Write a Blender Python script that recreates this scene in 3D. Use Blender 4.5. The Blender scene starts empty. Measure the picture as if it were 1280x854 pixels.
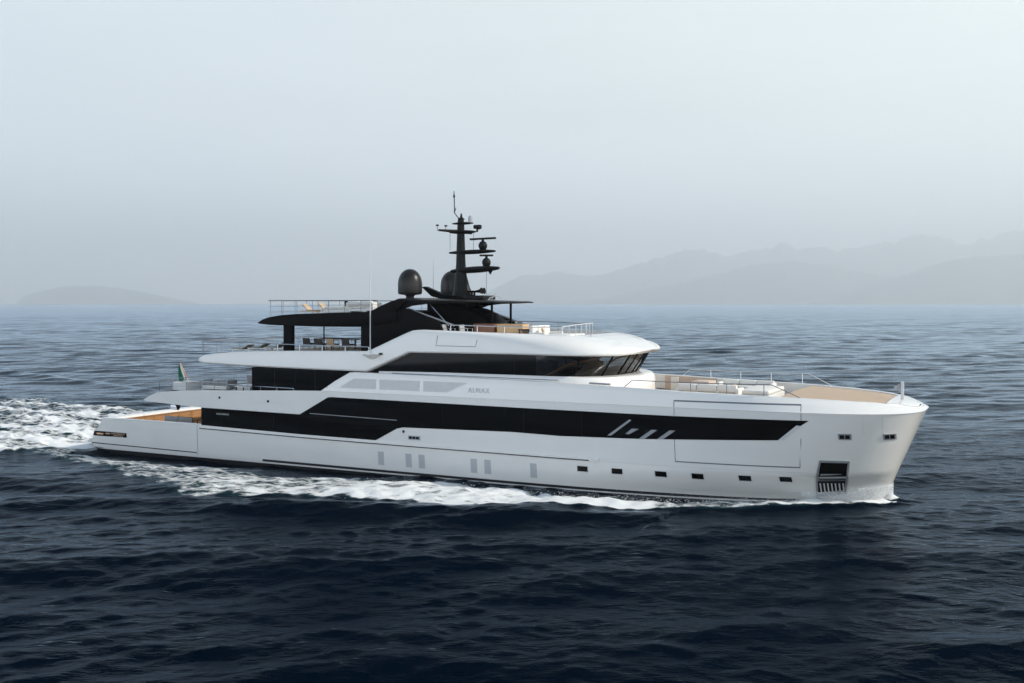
import bpy, math, random
import numpy as np
from mathutils import Vector, Matrix, noise as mnoise

R = math.radians
scene = bpy.context.scene
# ------------------------------------------------------------------ camera
CAM_H = 9.3
cam_d = bpy.data.cameras.new('camera')
cam = bpy.data.objects.new('camera', cam_d)
scene.collection.objects.link(cam)
cam.location = (0, 0, CAM_H)
cam.rotation_euler = (R(90), 0, 0)
cam_d.sensor_width = 36
cam_d.lens = 1300 / 1280 * 36
cam_d.shift_y = -47.5 / 1280
cam_d.clip_start = 0.5
cam_d.clip_end = 90000
scene.camera = cam
# ------------------------------------------------------------------ light
SUN_DIR = Vector((0.83, -0.16, 0.56)).normalized()
EL = math.asin(SUN_DIR.z)
AZ = math.atan2(SUN_DIR.x, SUN_DIR.y)
world = bpy.data.worlds.new('World')
scene.world = world
world.use_nodes = True
wn, wl = world.node_tree.nodes, world.node_tree.links
wn.clear()
sky = wn.new('ShaderNodeTexSky'); sky.sky_type = 'NISHITA'; sky.sun_disc = False
sky.sun_elevation = EL; sky.sun_rotation = AZ
sky.air_density = 1.2; sky.dust_density = 4.0; sky.ozone_density = 1.5; sky.altitude = 0
tc = wn.new('ShaderNodeTexCoord')
sep = wn.new('ShaderNodeSeparateXYZ'); wl.new(tc.outputs['Generated'], sep.inputs[0])
# thin high haze veil: pale, stronger low down, a little brighter towards the sun side
ramp = wn.new('ShaderNodeValToRGB')
wl.new(sep.outputs['Z'], ramp.inputs[0])
cr = ramp.color_ramp
cr.elements[0].position = 0.0; cr.elements[0].color = (1.30, 1.44, 1.62, 1)
cr.elements[1].position = 1.0; cr.elements[1].color = (0.05, 0.08, 0.14, 1)
for p, c in ((0.08, (0.86, 0.96, 1.06)), (0.18, (0.65, 0.72, 0.765)), (0.28, (0.60, 0.675, 0.71)), (0.40, (0.36, 0.48, 0.62)), (0.60, (0.13, 0.21, 0.33))):
    e = cr.elements.new(p); e.color = (*c, 1)
az = wn.new('ShaderNodeMapRange'); wl.new(sep.outputs['X'], az.inputs[0])
az.inputs[1].default_value = -0.6; az.inputs[2].default_value = 0.6
az.inputs[3].default_value = 0.87; az.inputs[4].default_value = 1.18
az.inputs[3].default_value = 0; az.inputs[4].default_value = 1
azc = wn.new('ShaderNodeValToRGB'); wl.new(az.outputs[0], azc.inputs[0])
azc.color_ramp.elements[0].color = (0.89, 0.88, 0.90, 1); azc.color_ramp.elements[1].color = (1.15, 1.11, 1.0, 1)
mul = wn.new('ShaderNodeVectorMath'); mul.operation = 'MULTIPLY'
wl.new(ramp.outputs[0], mul.inputs[0]); wl.new(azc.outputs[0], mul.inputs[1])
# the sky behind the camera is raised to brighten the shaded hull side
ay = wn.new('ShaderNodeMapRange'); wl.new(sep.outputs['Y'], ay.inputs[0])
ay.inputs[1].default_value = 0.3; ay.inputs[2].default_value = -0.8; ay.inputs[3].default_value = 1.0; ay.inputs[4].default_value = 1.42
mul2 = wn.new('ShaderNodeVectorMath'); mul2.operation = 'SCALE'
wl.new(mul.outputs[0], mul2.inputs[0]); wl.new(ay.outputs[0], mul2.inputs['Scale']); mul = mul2
bg1 = wn.new('ShaderNodeBackground'); wl.new(sky.outputs[0], bg1.inputs[0]); bg1.inputs[1].default_value = 0.06
# very faint high cloud streaks
cm = wn.new('ShaderNodeMapping'); wl.new(tc.outputs['Generated'], cm.inputs[0]); cm.inputs['Scale'].default_value = (1.2, 1.2, 7.0)
cn = wn.new('ShaderNodeTexNoise'); wl.new(cm.outputs[0], cn.inputs[0]); cn.inputs['Scale'].default_value = 2.2; cn.inputs['Detail'].default_value = 6; cn.inputs['Distortion'].default_value = 0.6
cmr = wn.new('ShaderNodeMapRange'); wl.new(cn.outputs[0], cmr.inputs[0]); cmr.inputs[1].default_value = 0.3; cmr.inputs[2].default_value = 0.7; cmr.inputs[3].default_value = 0.965; cmr.inputs[4].default_value = 1.035
mul3 = wn.new('ShaderNodeVectorMath'); mul3.operation = 'SCALE'; wl.new(mul.outputs[0], mul3.inputs[0]); wl.new(cmr.outputs[0], mul3.inputs['Scale']); mul = mul3
bg2 = wn.new('ShaderNodeBackground'); wl.new(mul.outputs[0], bg2.inputs[0]); bg2.inputs[1].default_value = 1.0
mixw = wn.new('ShaderNodeMixShader'); mixw.inputs[0].default_value = 0.92
wl.new(bg1.outputs[0], mixw.inputs[1]); wl.new(bg2.outputs[0], mixw.inputs[2])
wo = wn.new('ShaderNodeOutputWorld'); wl.new(mixw.outputs[0], wo.inputs[0])

sun_d = bpy.data.lights.new('sun', 'SUN')
sun = bpy.data.objects.new('sun', sun_d)
scene.collection.objects.link(sun)
sun_d.energy = 2.65; sun_d.angle = R(1.2); sun_d.color = (1.0, 0.93, 0.82)
sun.rotation_euler = SUN_DIR.to_track_quat('Z', 'Y').to_euler()
scene.view_settings.view_transform = 'Standard'
scene.view_settings.look = 'None'
scene.view_settings.exposure = 0.62
scene.view_settings.gamma = 1.0
scene.view_settings.use_curve_mapping = False
scene.cycles.use_denoising = True
scene.cycles.max_bounces = 8
scene.cycles.volume_bounces = 4
scene.cycles.use_adaptive_sampling = True
scene.cycles.adaptive_threshold = 0.01

# ------------------------------------------------------------------ helpers
COL = scene.collection
YAW = R(27.1)
CY, SY = math.cos(YAW), math.sin(YAW)
P0 = (17.725, 49.448)          # the stem at the waterline; yacht frame: x forward, y port, z up


def b2w(x, y, z=0.0):
    return (P0[0] + x * CY + y * SY, P0[1] - x * SY + y * CY, z)


def tag(o, label=None, cat=None, group=None, kind=None):
    if label: o['label'] = label
    if cat: o['category'] = cat
    if group: o['group'] = group
    if kind: o['kind'] = kind
    return o


def thing(name, label, cat, loc, rz=0.0, group=None):
    """Empty at a thing's base, standing on the yacht at yacht coordinates."""
    o = bpy.data.objects.new(name, None)
    COL.objects.link(o)
    o.location = b2w(*loc)
    o.rotation_euler = (0, 0, rz - YAW)
    return tag(o, label, cat, group)


def copy_tree(o, parent=None):
    c = o.copy(); COL.objects.link(c); c.parent = parent
    for ch in o.children:
        copy_tree(ch, c)
    return c


class MB:
    def __init__(s):
        s.v = []; s.f = []

    def add(s, vs, fs):
        n = len(s.v)
        s.v += [tuple(v) for v in vs]
        s.f += [tuple(i + n for i in f) for f in fs]
        return s

    def box(s, x0, x1, y0, y1, z0, z1, M=None):
        vs = [Vector(p) for p in ((x0, y0, z0), (x1, y0, z0), (x1, y1, z0), (x0, y1, z0), (x0, y0, z1), (x1, y0, z1), (x1, y1, z1), (x0, y1, z1))]
        if M: vs = [M @ v for v in vs]
        return s.add(vs, [(0, 3, 2, 1), (4, 5, 6, 7), (0, 1, 5, 4), (1, 2, 6, 5), (2, 3, 7, 6), (3, 0, 4, 7)])

    def tube(s, pts, r, n=8, cap=True):
        pts = [Vector(p) for p in pts]
        rr = r if isinstance(r, (list, tuple)) else [r] * len(pts)
        vs = []; fs = []
        for i, p in enumerate(pts):
            d = (pts[min(i + 1, len(pts) - 1)] - pts[max(i - 1, 0)]).normalized()
            a = Vector((0, 0, 1)) if abs(d.z) < 0.9 else Vector((1, 0, 0))
            u = d.cross(a).normalized(); w = d.cross(u).normalized()
            for k in range(n):
                t = 2 * math.pi * k / n
                vs.append(p + (u * math.cos(t) + w * math.sin(t)) * rr[i])
        for i in range(len(pts) - 1):
            for k in range(n):
                fs.append((i * n + k, i * n + (k + 1) % n, (i + 1) * n + (k + 1) % n, (i + 1) * n + k))
        if cap:
            fs.append(tuple(range(n))); fs.append(tuple((len(pts) - 1) * n + k for k in range(n - 1, -1, -1)))
        return s.add(vs, fs)

    def lathe(s, prof, c=(0, 0, 0), n=32):
        vs = []; fs = []
        for r, z in prof:
            for k in range(n):
                t = 2 * math.pi * k / n
                vs.append((c[0] + r * math.cos(t), c[1] + r * math.sin(t), c[2] + z))
        for i in range(len(prof) - 1):
            for k in range(n):
                fs.append((i * n + k, i * n + (k + 1) % n, (i + 1) * n + (k + 1) % n, (i + 1) * n + k))
        return s.add(vs, fs)

    def ell(s, c, r, n=20, m=12):
        prof = [(max(math.cos(-math.pi / 2 + math.pi * i / m), 1e-4), math.sin(-math.pi / 2 + math.pi * i / m)) for i in range(m + 1)]
        k0 = len(s.v)
        s.lathe(prof, (0, 0, 0), n)
        for i in range(k0, len(s.v)):
            x, y, z = s.v[i]
            s.v[i] = (c[0] + x * r[0], c[1] + y * r[1], c[2] + z * r[2])
        return s

    def prism(s, poly, y0, y1):
        """profile in (x, z) extruded across the beam"""
        n = len(poly)
        vs = [(x, y0, z) for x, z in poly] + [(x, y1, z) for x, z in poly]
        fs = [tuple(range(n)), tuple(range(2 * n - 1, n - 1, -1))] + [(i, i + n, (i + 1) % n + n, (i + 1) % n) for i in range(n)]
        return s.add(vs, fs)

    def grid(s, rows, close=False):
        m = len(rows[0])
        vs = [p for r in rows for p in r]
        fs = []
        for i in range(len(rows) - 1):
            for k in range(m if close else m - 1):
                fs.append((i * m + k, i * m + (k + 1) % m, (i + 1) * m + (k + 1) % m, (i + 1) * m + k))
        return s.add(vs, fs)

    def mirror(s):
        n = len(s.v)
        s.v += [(x, -y, z) for x, y, z in s.v]
        s.f += [tuple(i + n for i in reversed(f)) for f in s.f]
        return s

    def build(s, name, mat, parent=None, smooth=False, bevel=0.0, weld=True, seg=2):
        me = bpy.data.meshes.new(name)
        me.from_pydata(s.v, [], s.f)
        import bmesh
        bm = bmesh.new(); bm.from_mesh(me)
        if weld: bmesh.ops.remove_doubles(bm, verts=bm.verts, dist=1e-4)
        bmesh.ops.dissolve_degenerate(bm, dist=1e-5, edges=bm.edges)
        bmesh.ops.recalc_face_normals(bm, faces=bm.faces)
        if bevel:
            es = [e for e in bm.edges if e.is_manifold and e.calc_face_angle(0) > 0.6]
            bmesh.ops.bevel(bm, geom=es, offset=bevel, segments=seg, profile=0.5, affect='EDGES', clamp_overlap=True)
        if smooth or bevel:
            for f in bm.faces: f.smooth = True
            for e in bm.edges:
                if e.is_manifold and e.calc_face_angle(0) > R(35): e.smooth = False
        bm.to_mesh(me); bm.free()
        me.materials.append(mat)
        o = bpy.data.objects.new(name, me)
        COL.objects.link(o)
        if parent: o.parent = parent
        return o


def mat(name, color, rough=0.5, metal=0.0, spec=None, var=0.0, scale=3.0, bump=0.0, coat=0.0, stretch=(1, 1, 1)):
    m = bpy.data.materials.new(name); m.use_nodes = True
    n, l = m.node_tree.nodes, m.node_tree.links
    b = n['Principled BSDF']
    b.inputs['Base Color'].default_value = (*color, 1)
    b.inputs['Roughness'].default_value = rough
    b.inputs['Metallic'].default_value = metal
    b.inputs['Coat Weight'].default_value = coat
    b.inputs['Coat Roughness'].default_value = 0.06
    if spec is not None: b.inputs['Specular IOR Level'].default_value = spec
    t = n.new('ShaderNodeTexCoord'); mp = n.new('ShaderNodeMapping'); mp.inputs['Scale'].default_value = stretch
    l.new(t.outputs['Object'], mp.inputs[0])
    nz = n.new('ShaderNodeTexNoise'); nz.inputs['Scale'].default_value = scale; nz.inputs['Detail'].default_value = 5
    l.new(mp.outputs[0], nz.inputs[0])
    mr = n.new('ShaderNodeMapRange'); l.new(nz.outputs[0], mr.inputs[0])
    mr.inputs[1].default_value = 0.25; mr.inputs[2].default_value = 0.75
    mr.inputs[3].default_value = 1 - var; mr.inputs[4].default_value = 1 + var * 0.4
    vm = n.new('ShaderNodeVectorMath'); vm.operation = 'SCALE'; vm.inputs[0].default_value = color
    l.new(mr.outputs[0], vm.inputs['Scale']); l.new(vm.outputs[0], b.inputs['Base Color'])
    if bump:
        bp = n.new('ShaderNodeBump'); bp.inputs['Strength'].default_value = bump; bp.inputs['Distance'].default_value = 0.02
        l.new(nz.outputs[0], bp.inputs['Height']); l.new(bp.outputs[0], b.inputs['Normal'])
    return m


M_WHITE = mat('white_gelcoat', (0.73, 0.715, 0.69), 0.22, var=0.035, scale=0.5, coat=0.6, stretch=(1, 1, 2))
M_WHITE2 = mat('white_paint_matt', (0.70, 0.69, 0.66), 0.45, var=0.04, scale=1.2)
M_SHELL = mat('pale_grey_louvre', (0.57, 0.57, 0.57), 0.5, var=0.06, scale=5)
M_LOUV = mat('grey_louvre', (0.43, 0.44, 0.46), 0.5, var=0.06, scale=5)
M_GREY = mat('grey_metal', (0.30, 0.31, 0.33), 0.35, metal=0.3, var=0.1)
M_LGREY = mat('light_grey_paint', (0.55, 0.55, 0.55), 0.4, var=0.05)
M_LINE = mat('dark_seam', (0.13, 0.14, 0.16), 0.6)
M_BLACK = mat('black_paint', (0.003, 0.003, 0.0035), 0.45, spec=0.05, var=0.15, scale=1.5)
M_MAST = mat('black_satin', (0.010, 0.010, 0.010), 0.40, spec=0.12, var=0.15, scale=3)
M_DOME = mat('dark_radome', (0.009, 0.008, 0.0075), 0.36, var=0.1, spec=0.32)
M_BGLASS = mat('black_glass', (0.002, 0.002, 0.0025), 0.04, var=0.3, scale=0.4, spec=0.12)
M_ANTI = mat('antifouling', (0.012, 0.013, 0.017), 0.5, var=0.3)
M_STEEL = mat('stainless', (0.55, 0.56, 0.58), 0.22, metal=0.9)
M_DSTEEL = mat('dull_rail_metal', (0.20, 0.20, 0.215), 0.4, metal=0.5)
M_RUB = mat('rubber_strip', (0.05, 0.055, 0.06), 0.5)
M_CUSH = mat('white_cushion', (0.68, 0.66, 0.62), 0.9, var=0.05, scale=8, bump=0.3)
M_GCUSH = mat('grey_cushion', (0.33, 0.335, 0.35), 0.9, var=0.1, scale=8, bump=0.3)
M_TAN = mat('tan_canvas', (0.50, 0.36, 0.24), 0.85, var=0.1, scale=6)
M_KHAKI = mat('khaki_canvas', (0.20, 0.20, 0.155), 0.9, var=0.1, scale=6)
M_BEIGE = mat('beige_lining', (0.56, 0.45, 0.37), 0.7, var=0.05)
M_DARKF = mat('dark_weave', (0.06, 0.055, 0.05), 0.8, var=0.2, scale=10)
M_DWOOD = mat('dark_wood', (0.20, 0.085, 0.04), 0.45, var=0.25, scale=4, stretch=(1, 1, 6))
M_LWOOD = mat('light_wood', (0.62, 0.40, 0.20), 0.5, var=0.12, scale=4, stretch=(1, 1, 6))
M_GREEN = mat('flag_green', (0.01, 0.14, 0.075), 0.8)
M_RED = mat('flag_red', (0.45, 0.05, 0.04), 0.8)
M_FWHITE = mat('flag_white', (0.7, 0.7, 0.68), 0.8)
M_BADGE = mat('grey_letters', (0.44, 0.45, 0.47), 0.3, metal=0.3)


def teak(name, c1, c2):
    m = mat(name, c1, 0.6, var=0.12, scale=3, stretch=(0.3, 4, 1))
    n, l = m.node_tree.nodes, m.node_tree.links
    t = n.new('ShaderNodeTexCoord')
    w = n.new('ShaderNodeTexWave'); w.wave_type = 'BANDS'; w.bands_direction = 'Y'
    w.inputs['Scale'].default_value = 1.6; w.inputs['Distortion'].default_value = 0
    l.new(t.outputs['Object'], w.inputs[0])
    r = n.new('ShaderNodeValToRGB'); r.color_ramp.elements[0].position = 0.0; r.color_ramp.elements[0].color = (*c2, 1)
    r.color_ramp.elements[1].position = 0.12; r.color_ramp.elements[1].color = (1, 1, 1, 1)
    l.new(w.outputs[0], r.inputs[0])
    b = n['Principled BSDF']
    src = b.inputs['Base Color'].links[0].from_socket
    mx = n.new('ShaderNodeMix'); mx.data_type = 'RGBA'; mx.blend_type = 'MULTIPLY'; mx.inputs[0].default_value = 1
    l.new(src, mx.inputs[6]); l.new(r.outputs[0], mx.inputs[7]); l.new(mx.outputs[2], b.inputs['Base Color'])
    return m


M_TEAK = teak('teak_deck', (0.52, 0.38, 0.26), (0.5, 0.42, 0.38))
M_TEAKV = teak('varnished_teak', (0.44, 0.22, 0.085), (0.6, 0.5, 0.45))

M_GLASS = bpy.data.materials.new('tinted_glass'); M_GLASS.use_nodes = True
_n, _l = M_GLASS.node_tree.nodes, M_GLASS.node_tree.links
_n.clear()
_t = _n.new('ShaderNodeBsdfTransparent'); _t.inputs[0].default_value = (0.62, 0.63, 0.62, 1)
_g = _n.new('ShaderNodeBsdfGlossy'); _g.inputs['Roughness'].default_value = 0.03
_f = _n.new('ShaderNodeFresnel'); _f.inputs[0].default_value = 1.45
_m = _n.new('ShaderNodeMixShader'); _l.new(_f.outputs[0], _m.inputs[0]); _l.new(_t.outputs[0], _m.inputs[1]); _l.new(_g.outputs[0], _m.inputs[2])
_o = _n.new('ShaderNodeOutputMaterial'); _l.new(_m.outputs[0], _o.inputs[0])


def interp(x, tab):
    if x <= tab[0][0]: return tab[0][1]
    for (a, va), (b, vb) in zip(tab, tab[1:]):
        if x <= b: return va + (vb - va) * (x - a) / (b - a)
    return tab[-1][1]


# ------------------------------------------------------------------ hull shape
def xstem(z): return 0.02 + 0.42 * z


def hb(x, z):
    """half beam of the hull at station x and height z"""
    # a chine near z = 1.5: below it the sections run in steeply, above it they stand up
    tt = 0.60 * (min(max((z - 0.2) / 1.3, 0.0), 1.0)) ** 1.1 if z < 1.5 else 0.60 + 0.40 * min((z - 1.5) / 2.87, 1.0) ** 0.9
    x0, p, e, W = -22 + 10 * tt, 3 + 2 * tt, .6 - .246 * tt, 4.65 + .1 * tt
    if z < 0.2:
        W -= 0.35 * (0.2 - z) ** 1.5
    xt = xstem(z)
    if x <= x0: return W
    u = (x - x0) / (xt - x0)
    return 0.0 if u >= 1 else W * (1 - u ** p) ** e


def hull_x(xs, xt, n, power=2.2):
    """stations from xs to the stem, packed towards the stem"""
    return [xs + (xt - xs) * (1 - (1 - i / n) ** power) for i in range(n + 1)]


def hull_pt(x, z, off=0.0, side=-1):
    h = hb(x, z); e = 0.02
    dx = (hb(x + e, z) - hb(x - e, z)) / (2 * e) if x < xstem(z) - 0.05 else -3
    dz = (hb(x, z + e) - hb(x, z - e)) / (2 * e)
    nv = Vector((-dx, 1, -dz)).normalized()
    return (x + nv.x * off, side * (h + nv.y * off), z + nv.z * off)


def poly_spans(poly, step):
    """x-monotone polygon -> list of (x, zlow, zhigh)"""
    xs = sorted({round(p[0], 4) for p in poly})
    out = []
    for a, b in zip(xs, xs[1:]):
        n = max(1, int(math.ceil((b - a) / step)))
        for i in range(n): out.append(a + (b - a) * i / n)
    out.append(xs[-1])
    res = []
    for x in out:
        xq = min(max(x, xs[0] + 1e-5), xs[-1] - 1e-5)
        zz = []
        for (x1, z1), (x2, z2) in zip(poly, poly[1:] + poly[:1]):
            if (x1 - xq) * (x2 - xq) <= 0 and abs(x2 - x1) > 1e-9:
                zz.append(z1 + (z2 - z1) * (xq - x1) / (x2 - x1))
        res.append((x, min(zz), max(zz)))
    return res


def patch(mb, poly, surf, off=0.012, depth=0.04, step=0.4, nz=5, side=-1):
    """thin panel of real thickness lying on a surface; poly in (x, z)"""
    sp = poly_spans(poly, step)
    outer, inner = [], []
    for x, z0, z1 in sp:
        outer.append([surf(x, z0 + (z1 - z0) * k / nz, off, side) for k in range(nz + 1)])
        inner.append([surf(x, z0 + (z1 - z0) * k / nz, off - depth, side) for k in range(nz + 1)])
    mb.grid(outer)
    m = nz + 1
    for A, B in ((0, 0), (nz, nz)):
        mb.grid([[r[A] for r in outer], [r[A] for r in inner]])
    mb.grid([outer[0], inner[0]]); mb.grid([outer[-1], inner[-1]])
    return mb


def both(mb_fn):
    mb = MB()
    for s in (-1, 1): mb_fn(mb, s)
    return mb


def strip(mb, pts, surf, w, off=0.008, side=-1, depth=0.03):
    """a thin raised line along (x, z) points on the surface"""
    for (x1, z1), (x2, z2) in zip(pts, pts[1:]):
        if abs(x2 - x1) > abs(z2 - z1) * 0.4:
            patch(mb, [(x1, z1 - w / 2), (x2, z2 - w / 2), (x2, z2 + w / 2), (x1, z1 + w / 2)], surf, off, depth, 0.5, 1, side)
        else:
            h = w / 2
            if abs(x2 - x1) < 1e-3: poly = [(x1 - h, z1), (x1 + h, z1), (x1 + h, z2), (x1 - h, z2)]
            else: poly = [(x1 - h, z1), (x1 + h, z1), (x2 + h, z2), (x2 - h, z2)]
            patch(mb, poly, surf, off, depth, 0.2, 4, side)
# ------------------------------------------------------------------ sea
FO = [(-95, 15.0), (-60, 12.5), (-52, 9.4), (-47.9, 8.2), (-40.6, 10.4), (-34.9, 12.8), (-30, 14.2), (-27.4, 13.0), (-24.4, 11.4), (-20.1, 11.0), (-15.5, 10.1), (-12.8, 9.0), (-10.2, 7.8), (-7.6, 6.6), (-5.3, 5.9), (-3.3, 4.1), (-1.4, 2.4), (0.2, 1.1), (0.55, 0.4)]
FI = [(-60, 0.0), (-50, 2.0), (-47.5, 7.2), (-39.4, 7.2), (-32.8, 7.6), (-27.7, 7.2), (-20.5, 6.2), (-13.9, 6.3), (-9, 5.6), (-7, 4.7), (-5, 3.9), (-3.5, 2.9), (0.2, 0.1)]


def sm(a, b, x):
    t = np.clip((x - a) / (b - a), 0, 1)
    return t * t * (3 - 2 * t)


def build_sea():
    rng = np.random.default_rng(11)
    ys = [-60.0, -5.0, 5.0, 12.0]
    y = 12.0
    while y < 1500: y *= 1.0022 if 41 < y < 74 else 1.0042; ys.append(y)
    g = 1.0042
    while y < 34000:
        g = min(g * 1.02, 1.09); y *= g; ys.append(y)
    ys = np.array(ys)
    ts = np.linspace(-0.66, 0.66, 900)
    ext = [0.70, 0.76, 0.85, 1.0, 1.3, 1.8, 2.6]
    ts = np.concatenate([[-e for e in reversed(ext)], ts, ext])
    w = np.maximum(ys, 22.0) + 14
    X = w[:, None] * ts[None, :]
    Y = np.repeat(ys[:, None], len(ts), 1)
    nr, nc = X.shape
    dy = np.gradient(ys)[:, None]; dx = (w * (ts[460] - ts[459]))[:, None]
    ds = np.maximum(dy * 0.8, dx)
    far = (np.abs(ts) > 0.66)[None, :]
    Z = np.zeros_like(X); DX = np.zeros_like(X); DY = np.zeros_like(X)
    lost = np.zeros((nr, 1))
    N = 84
    lam = np.exp(np.linspace(math.log(0.55), math.log(17), N)) * rng.uniform(0.93, 1.07, N)
    for i in range(N):
        L = lam[i]; k = 2 * math.pi / L
        spread = 0.62 if L < 5 else 0.38
        th = R(-78) + rng.normal(0, spread)
        ph = rng.uniform(0, 2 * math.pi)
        slope = 0.0166 * (1.25 if L < 2.0 else 1.0) * (1.15 if 3 < L < 8 else 1.0) * (0.45 if L > 11 else 0.72 if L > 6 else 1)
        a = slope / k
        f = sm(2.2, 4.5, L / ds)
        lost += (1 - f) * slope ** 2 / 2
        arg = k * (X * math.cos(th) + Y * math.sin(th)) + ph
        s, c = np.sin(arg), np.cos(arg)
        f = f * np.where(far, 0.0, 1.0)
        Z += a * f * c
        DX -= 0.75 * a * f * math.cos(th) * s; DY -= 0.75 * a * f * math.sin(th) * s
    # groups: the amplitude wanders over tens of metres
    grp = 1 + 0.28 * np.sin(X * 0.045 + 1.3 + 0.6 * np.sin(Y * 0.05)) * np.sin(Y * 0.06 + 0.5) + 0.15 * np.sin(X * 0.11 - Y * 0.08)
    Z *= grp; DX *= grp; DY *= grp
    X = X + DX; Y = Y + DY
    # yacht frame
    bx = (X - P0[0]) * CY - (Y - P0[1]) * SY
    by = (X - P0[0]) * SY + (Y - P0[1]) * CY
    ab = np.abs(by)
    fo = np.interp(bx, [p[0] for p in FO], [p[1] for p in FO])
    fi = np.interp(bx, [p[0] for p in FI], [p[1] for p in FI])
    # slowly wandering edges
    wob = 0.7 * np.sin(bx * 0.9 + 1.0) + 0.5 * np.sin(bx * 2.1) + 0.35 * np.sin(bx * 3.9 + ab)
    side = (bx < 0.6) & (bx > -58)
    wd = np.clip(fo - fi, 0.3, None)
    q = (ab - fi) / wd + 0.08 * wob * np.clip(wd / 3, 0, 1)
    band = sm(-0.22, 0.12, q) * sm(1.10, 0.86, q)
    dens = np.interp(bx, [-58, -50, -47, -40, -33, -28, -24, -20, -12, -9.5, -7.5, -6, -2, 0.6], [0.50, 0.58, .62, 0.66, 0.68, 0.72, 0.78, 0.86, 0.95, 0.88, 0.62, 0.78, 0.86, 0.9])
    foam = np.where(side, band * dens, 0)
    # near the outer edge the breaking crest is the densest
    foam = np.maximum(foam, np.where(side & (bx > -30) & (bx < -9), dens * 1.02 * sm(0.35, 0.7, q) * sm(1.08, 0.95, q), 0))
    # stern wake
    half = np.interp(bx, [-150, -95, -75, -60, -50, -47.3], [24, 20, 17.5, 13, 8.5, 4.4])
    wq = ab / half + 0.06 * np.sin(bx * 0.5) + 0.05 * np.sin(bx * 1.3 + 2)
    st = sm(-46.9, -48.6, bx)
    core = sm(1.05, 0.8, wq) * np.interp(bx, [-150, -100, -70, -55, -47], [0.50, 0.60, 0.68, 0.78, 0.92])
    streak = 0.16 * np.sin(ab * 1.6 + 0.8 * np.sin(bx * 0.2)) + 0.08 * np.sin(ab * 3.3 + bx * 0.15)
    foam = np.maximum(foam, st * np.clip(core + streak * core, 0, 1))
    hull_h = np.array([hb(v, 0.2) for v in np.linspace(-50, 0.2, 300)])
    hh = np.interp(bx, np.linspace(-50, 0.2, 300), hull_h)
    # water heaped up along the bow wave, hollow amidships and aft, lumps in the wash
    crest = np.interp(bx, [-60, -45, -30, -20, -12, -8, -5, -1, 0.8, 2.2], [0.12, 0.14, 0.2, 0.32, 0.38, 0.24, 0.32, 0.30, 0.12, 0.0])
    peak = fi + 0.62 * wd
    ridge = crest * np.exp(-((ab - peak) / (0.42 * wd + 0.25)) ** 2)
    Z = Z + np.where((bx < 2.2) & (bx > -62), ridge, 0)
    hollow = np.interp(bx, [-52, -46, -40, -34, -30, -24, -16], [0, -0.30, -0.34, -0.26, -0.16, -0.06, 0])
    Z = Z + hollow * np.exp(-((ab - hh - 0.5) / 1.9) ** 2) * (bx < -14)
    lump = (np.sin(bx * 2.3 + 1.7 * np.sin(by * 1.1)) * np.sin(by * 2.9 + 1.3 * np.sin(bx * 1.7)) + 0.6 * np.sin(bx * 5.1 + by * 2.2) * np.sin(by * 4.7 - bx * 1.9))
    Z = Z + (0.065 + 0.07 * (bx < -50)) * lump * sm(0.1, 0.8, foam)
    Z = Z + np.where(bx < -48, 0.16 * np.exp(-((ab - half * 0.80) / 1.6) ** 2) * (1 + 0.5 * np.sin(bx * 1.1)) * sm(-48, -53, bx) * sm(-130, -90, bx), 0)
    # stern rooster and transverse swells
    Z = Z + np.where(bx < -46, 0.26 * np.exp(-((bx + 56) / 4.0) ** 2) * np.exp(-(by / 5.5) ** 2), 0)
    arm = np.abs(ab - (9 + (-(bx + 8)) * 0.30))
    Z = Z + np.where((bx < -8) & (bx > -140), 0.16 * np.exp(-(arm / 3.0) ** 2) * np.cos((bx * 0.34 + ab * 0.94) * 1.15), 0)
    calm = sm(-52.5, -50, bx) * sm(-46, -47.5, bx) * sm(6.5, 5.0, ab)
    Z = Z * (1 - 0.8 * calm) - 0.04 * calm
    # keep the sea out of the hull
    inside = (bx < 0.1) & (bx > -47.0) & (ab < hh - 0.25)
    Z = np.where(inside, -0.9, Z)
    foam = np.where(inside, 0, foam)
    rough = np.sqrt(np.clip(lost, 0, None)) * np.ones_like(X)
    rough = np.where(far, np.sqrt(0.022), rough)

    me = bpy.data.meshes.new('sea')
    co = np.stack([X, Y, Z], -1).reshape(-1, 3).astype(np.float32)
    me.vertices.add(nr * nc); me.vertices.foreach_set('co', co.ravel())
    idx = np.arange(nr * nc).reshape(nr, nc)
    q4 = np.stack([idx[:-1, :-1], idx[:-1, 1:], idx[1:, 1:], idx[1:, :-1]], -1).reshape(-1, 4)
    nf = len(q4)
    me.loops.add(nf * 4); me.loops.foreach_set('vertex_index', q4.ravel().astype(np.int32))
    me.polygons.add(nf)
    me.polygons.foreach_set('loop_start', np.arange(0, nf * 4, 4, dtype=np.int32))
    me.polygons.foreach_set('loop_total', np.full(nf, 4, dtype=np.int32))
    me.polygons.foreach_set('use_smooth', np.ones(nf, dtype=bool))
    me.update(calc_edges=True); me.validate()
    for nm, arr in (('foam', foam), ('slope', rough)):
        at = me.attributes.new(nm, 'FLOAT', 'POINT'); at.data.foreach_set('value', arr.ravel().astype(np.float32))
    # material
    m = bpy.data.materials.new('sea_water'); m.use_nodes = True
    n, l = m.node_tree.nodes, m.node_tree.links
    n.clear()

    def node(t, **kw):
        x = n.new(t)
        for k, v in kw.items(): setattr(x, k, v)
        return x

    def math_(op, a, b=None, c=None, clamp=False):
        x = node('ShaderNodeMath', operation=op, use_clamp=clamp)
        for i, v in enumerate((a, b, c)):
            if v is None: continue
            if isinstance(v, (int, float)): x.inputs[i].default_value = v
            else: l.new(v, x.inputs[i])
        return x.outputs[0]

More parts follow.
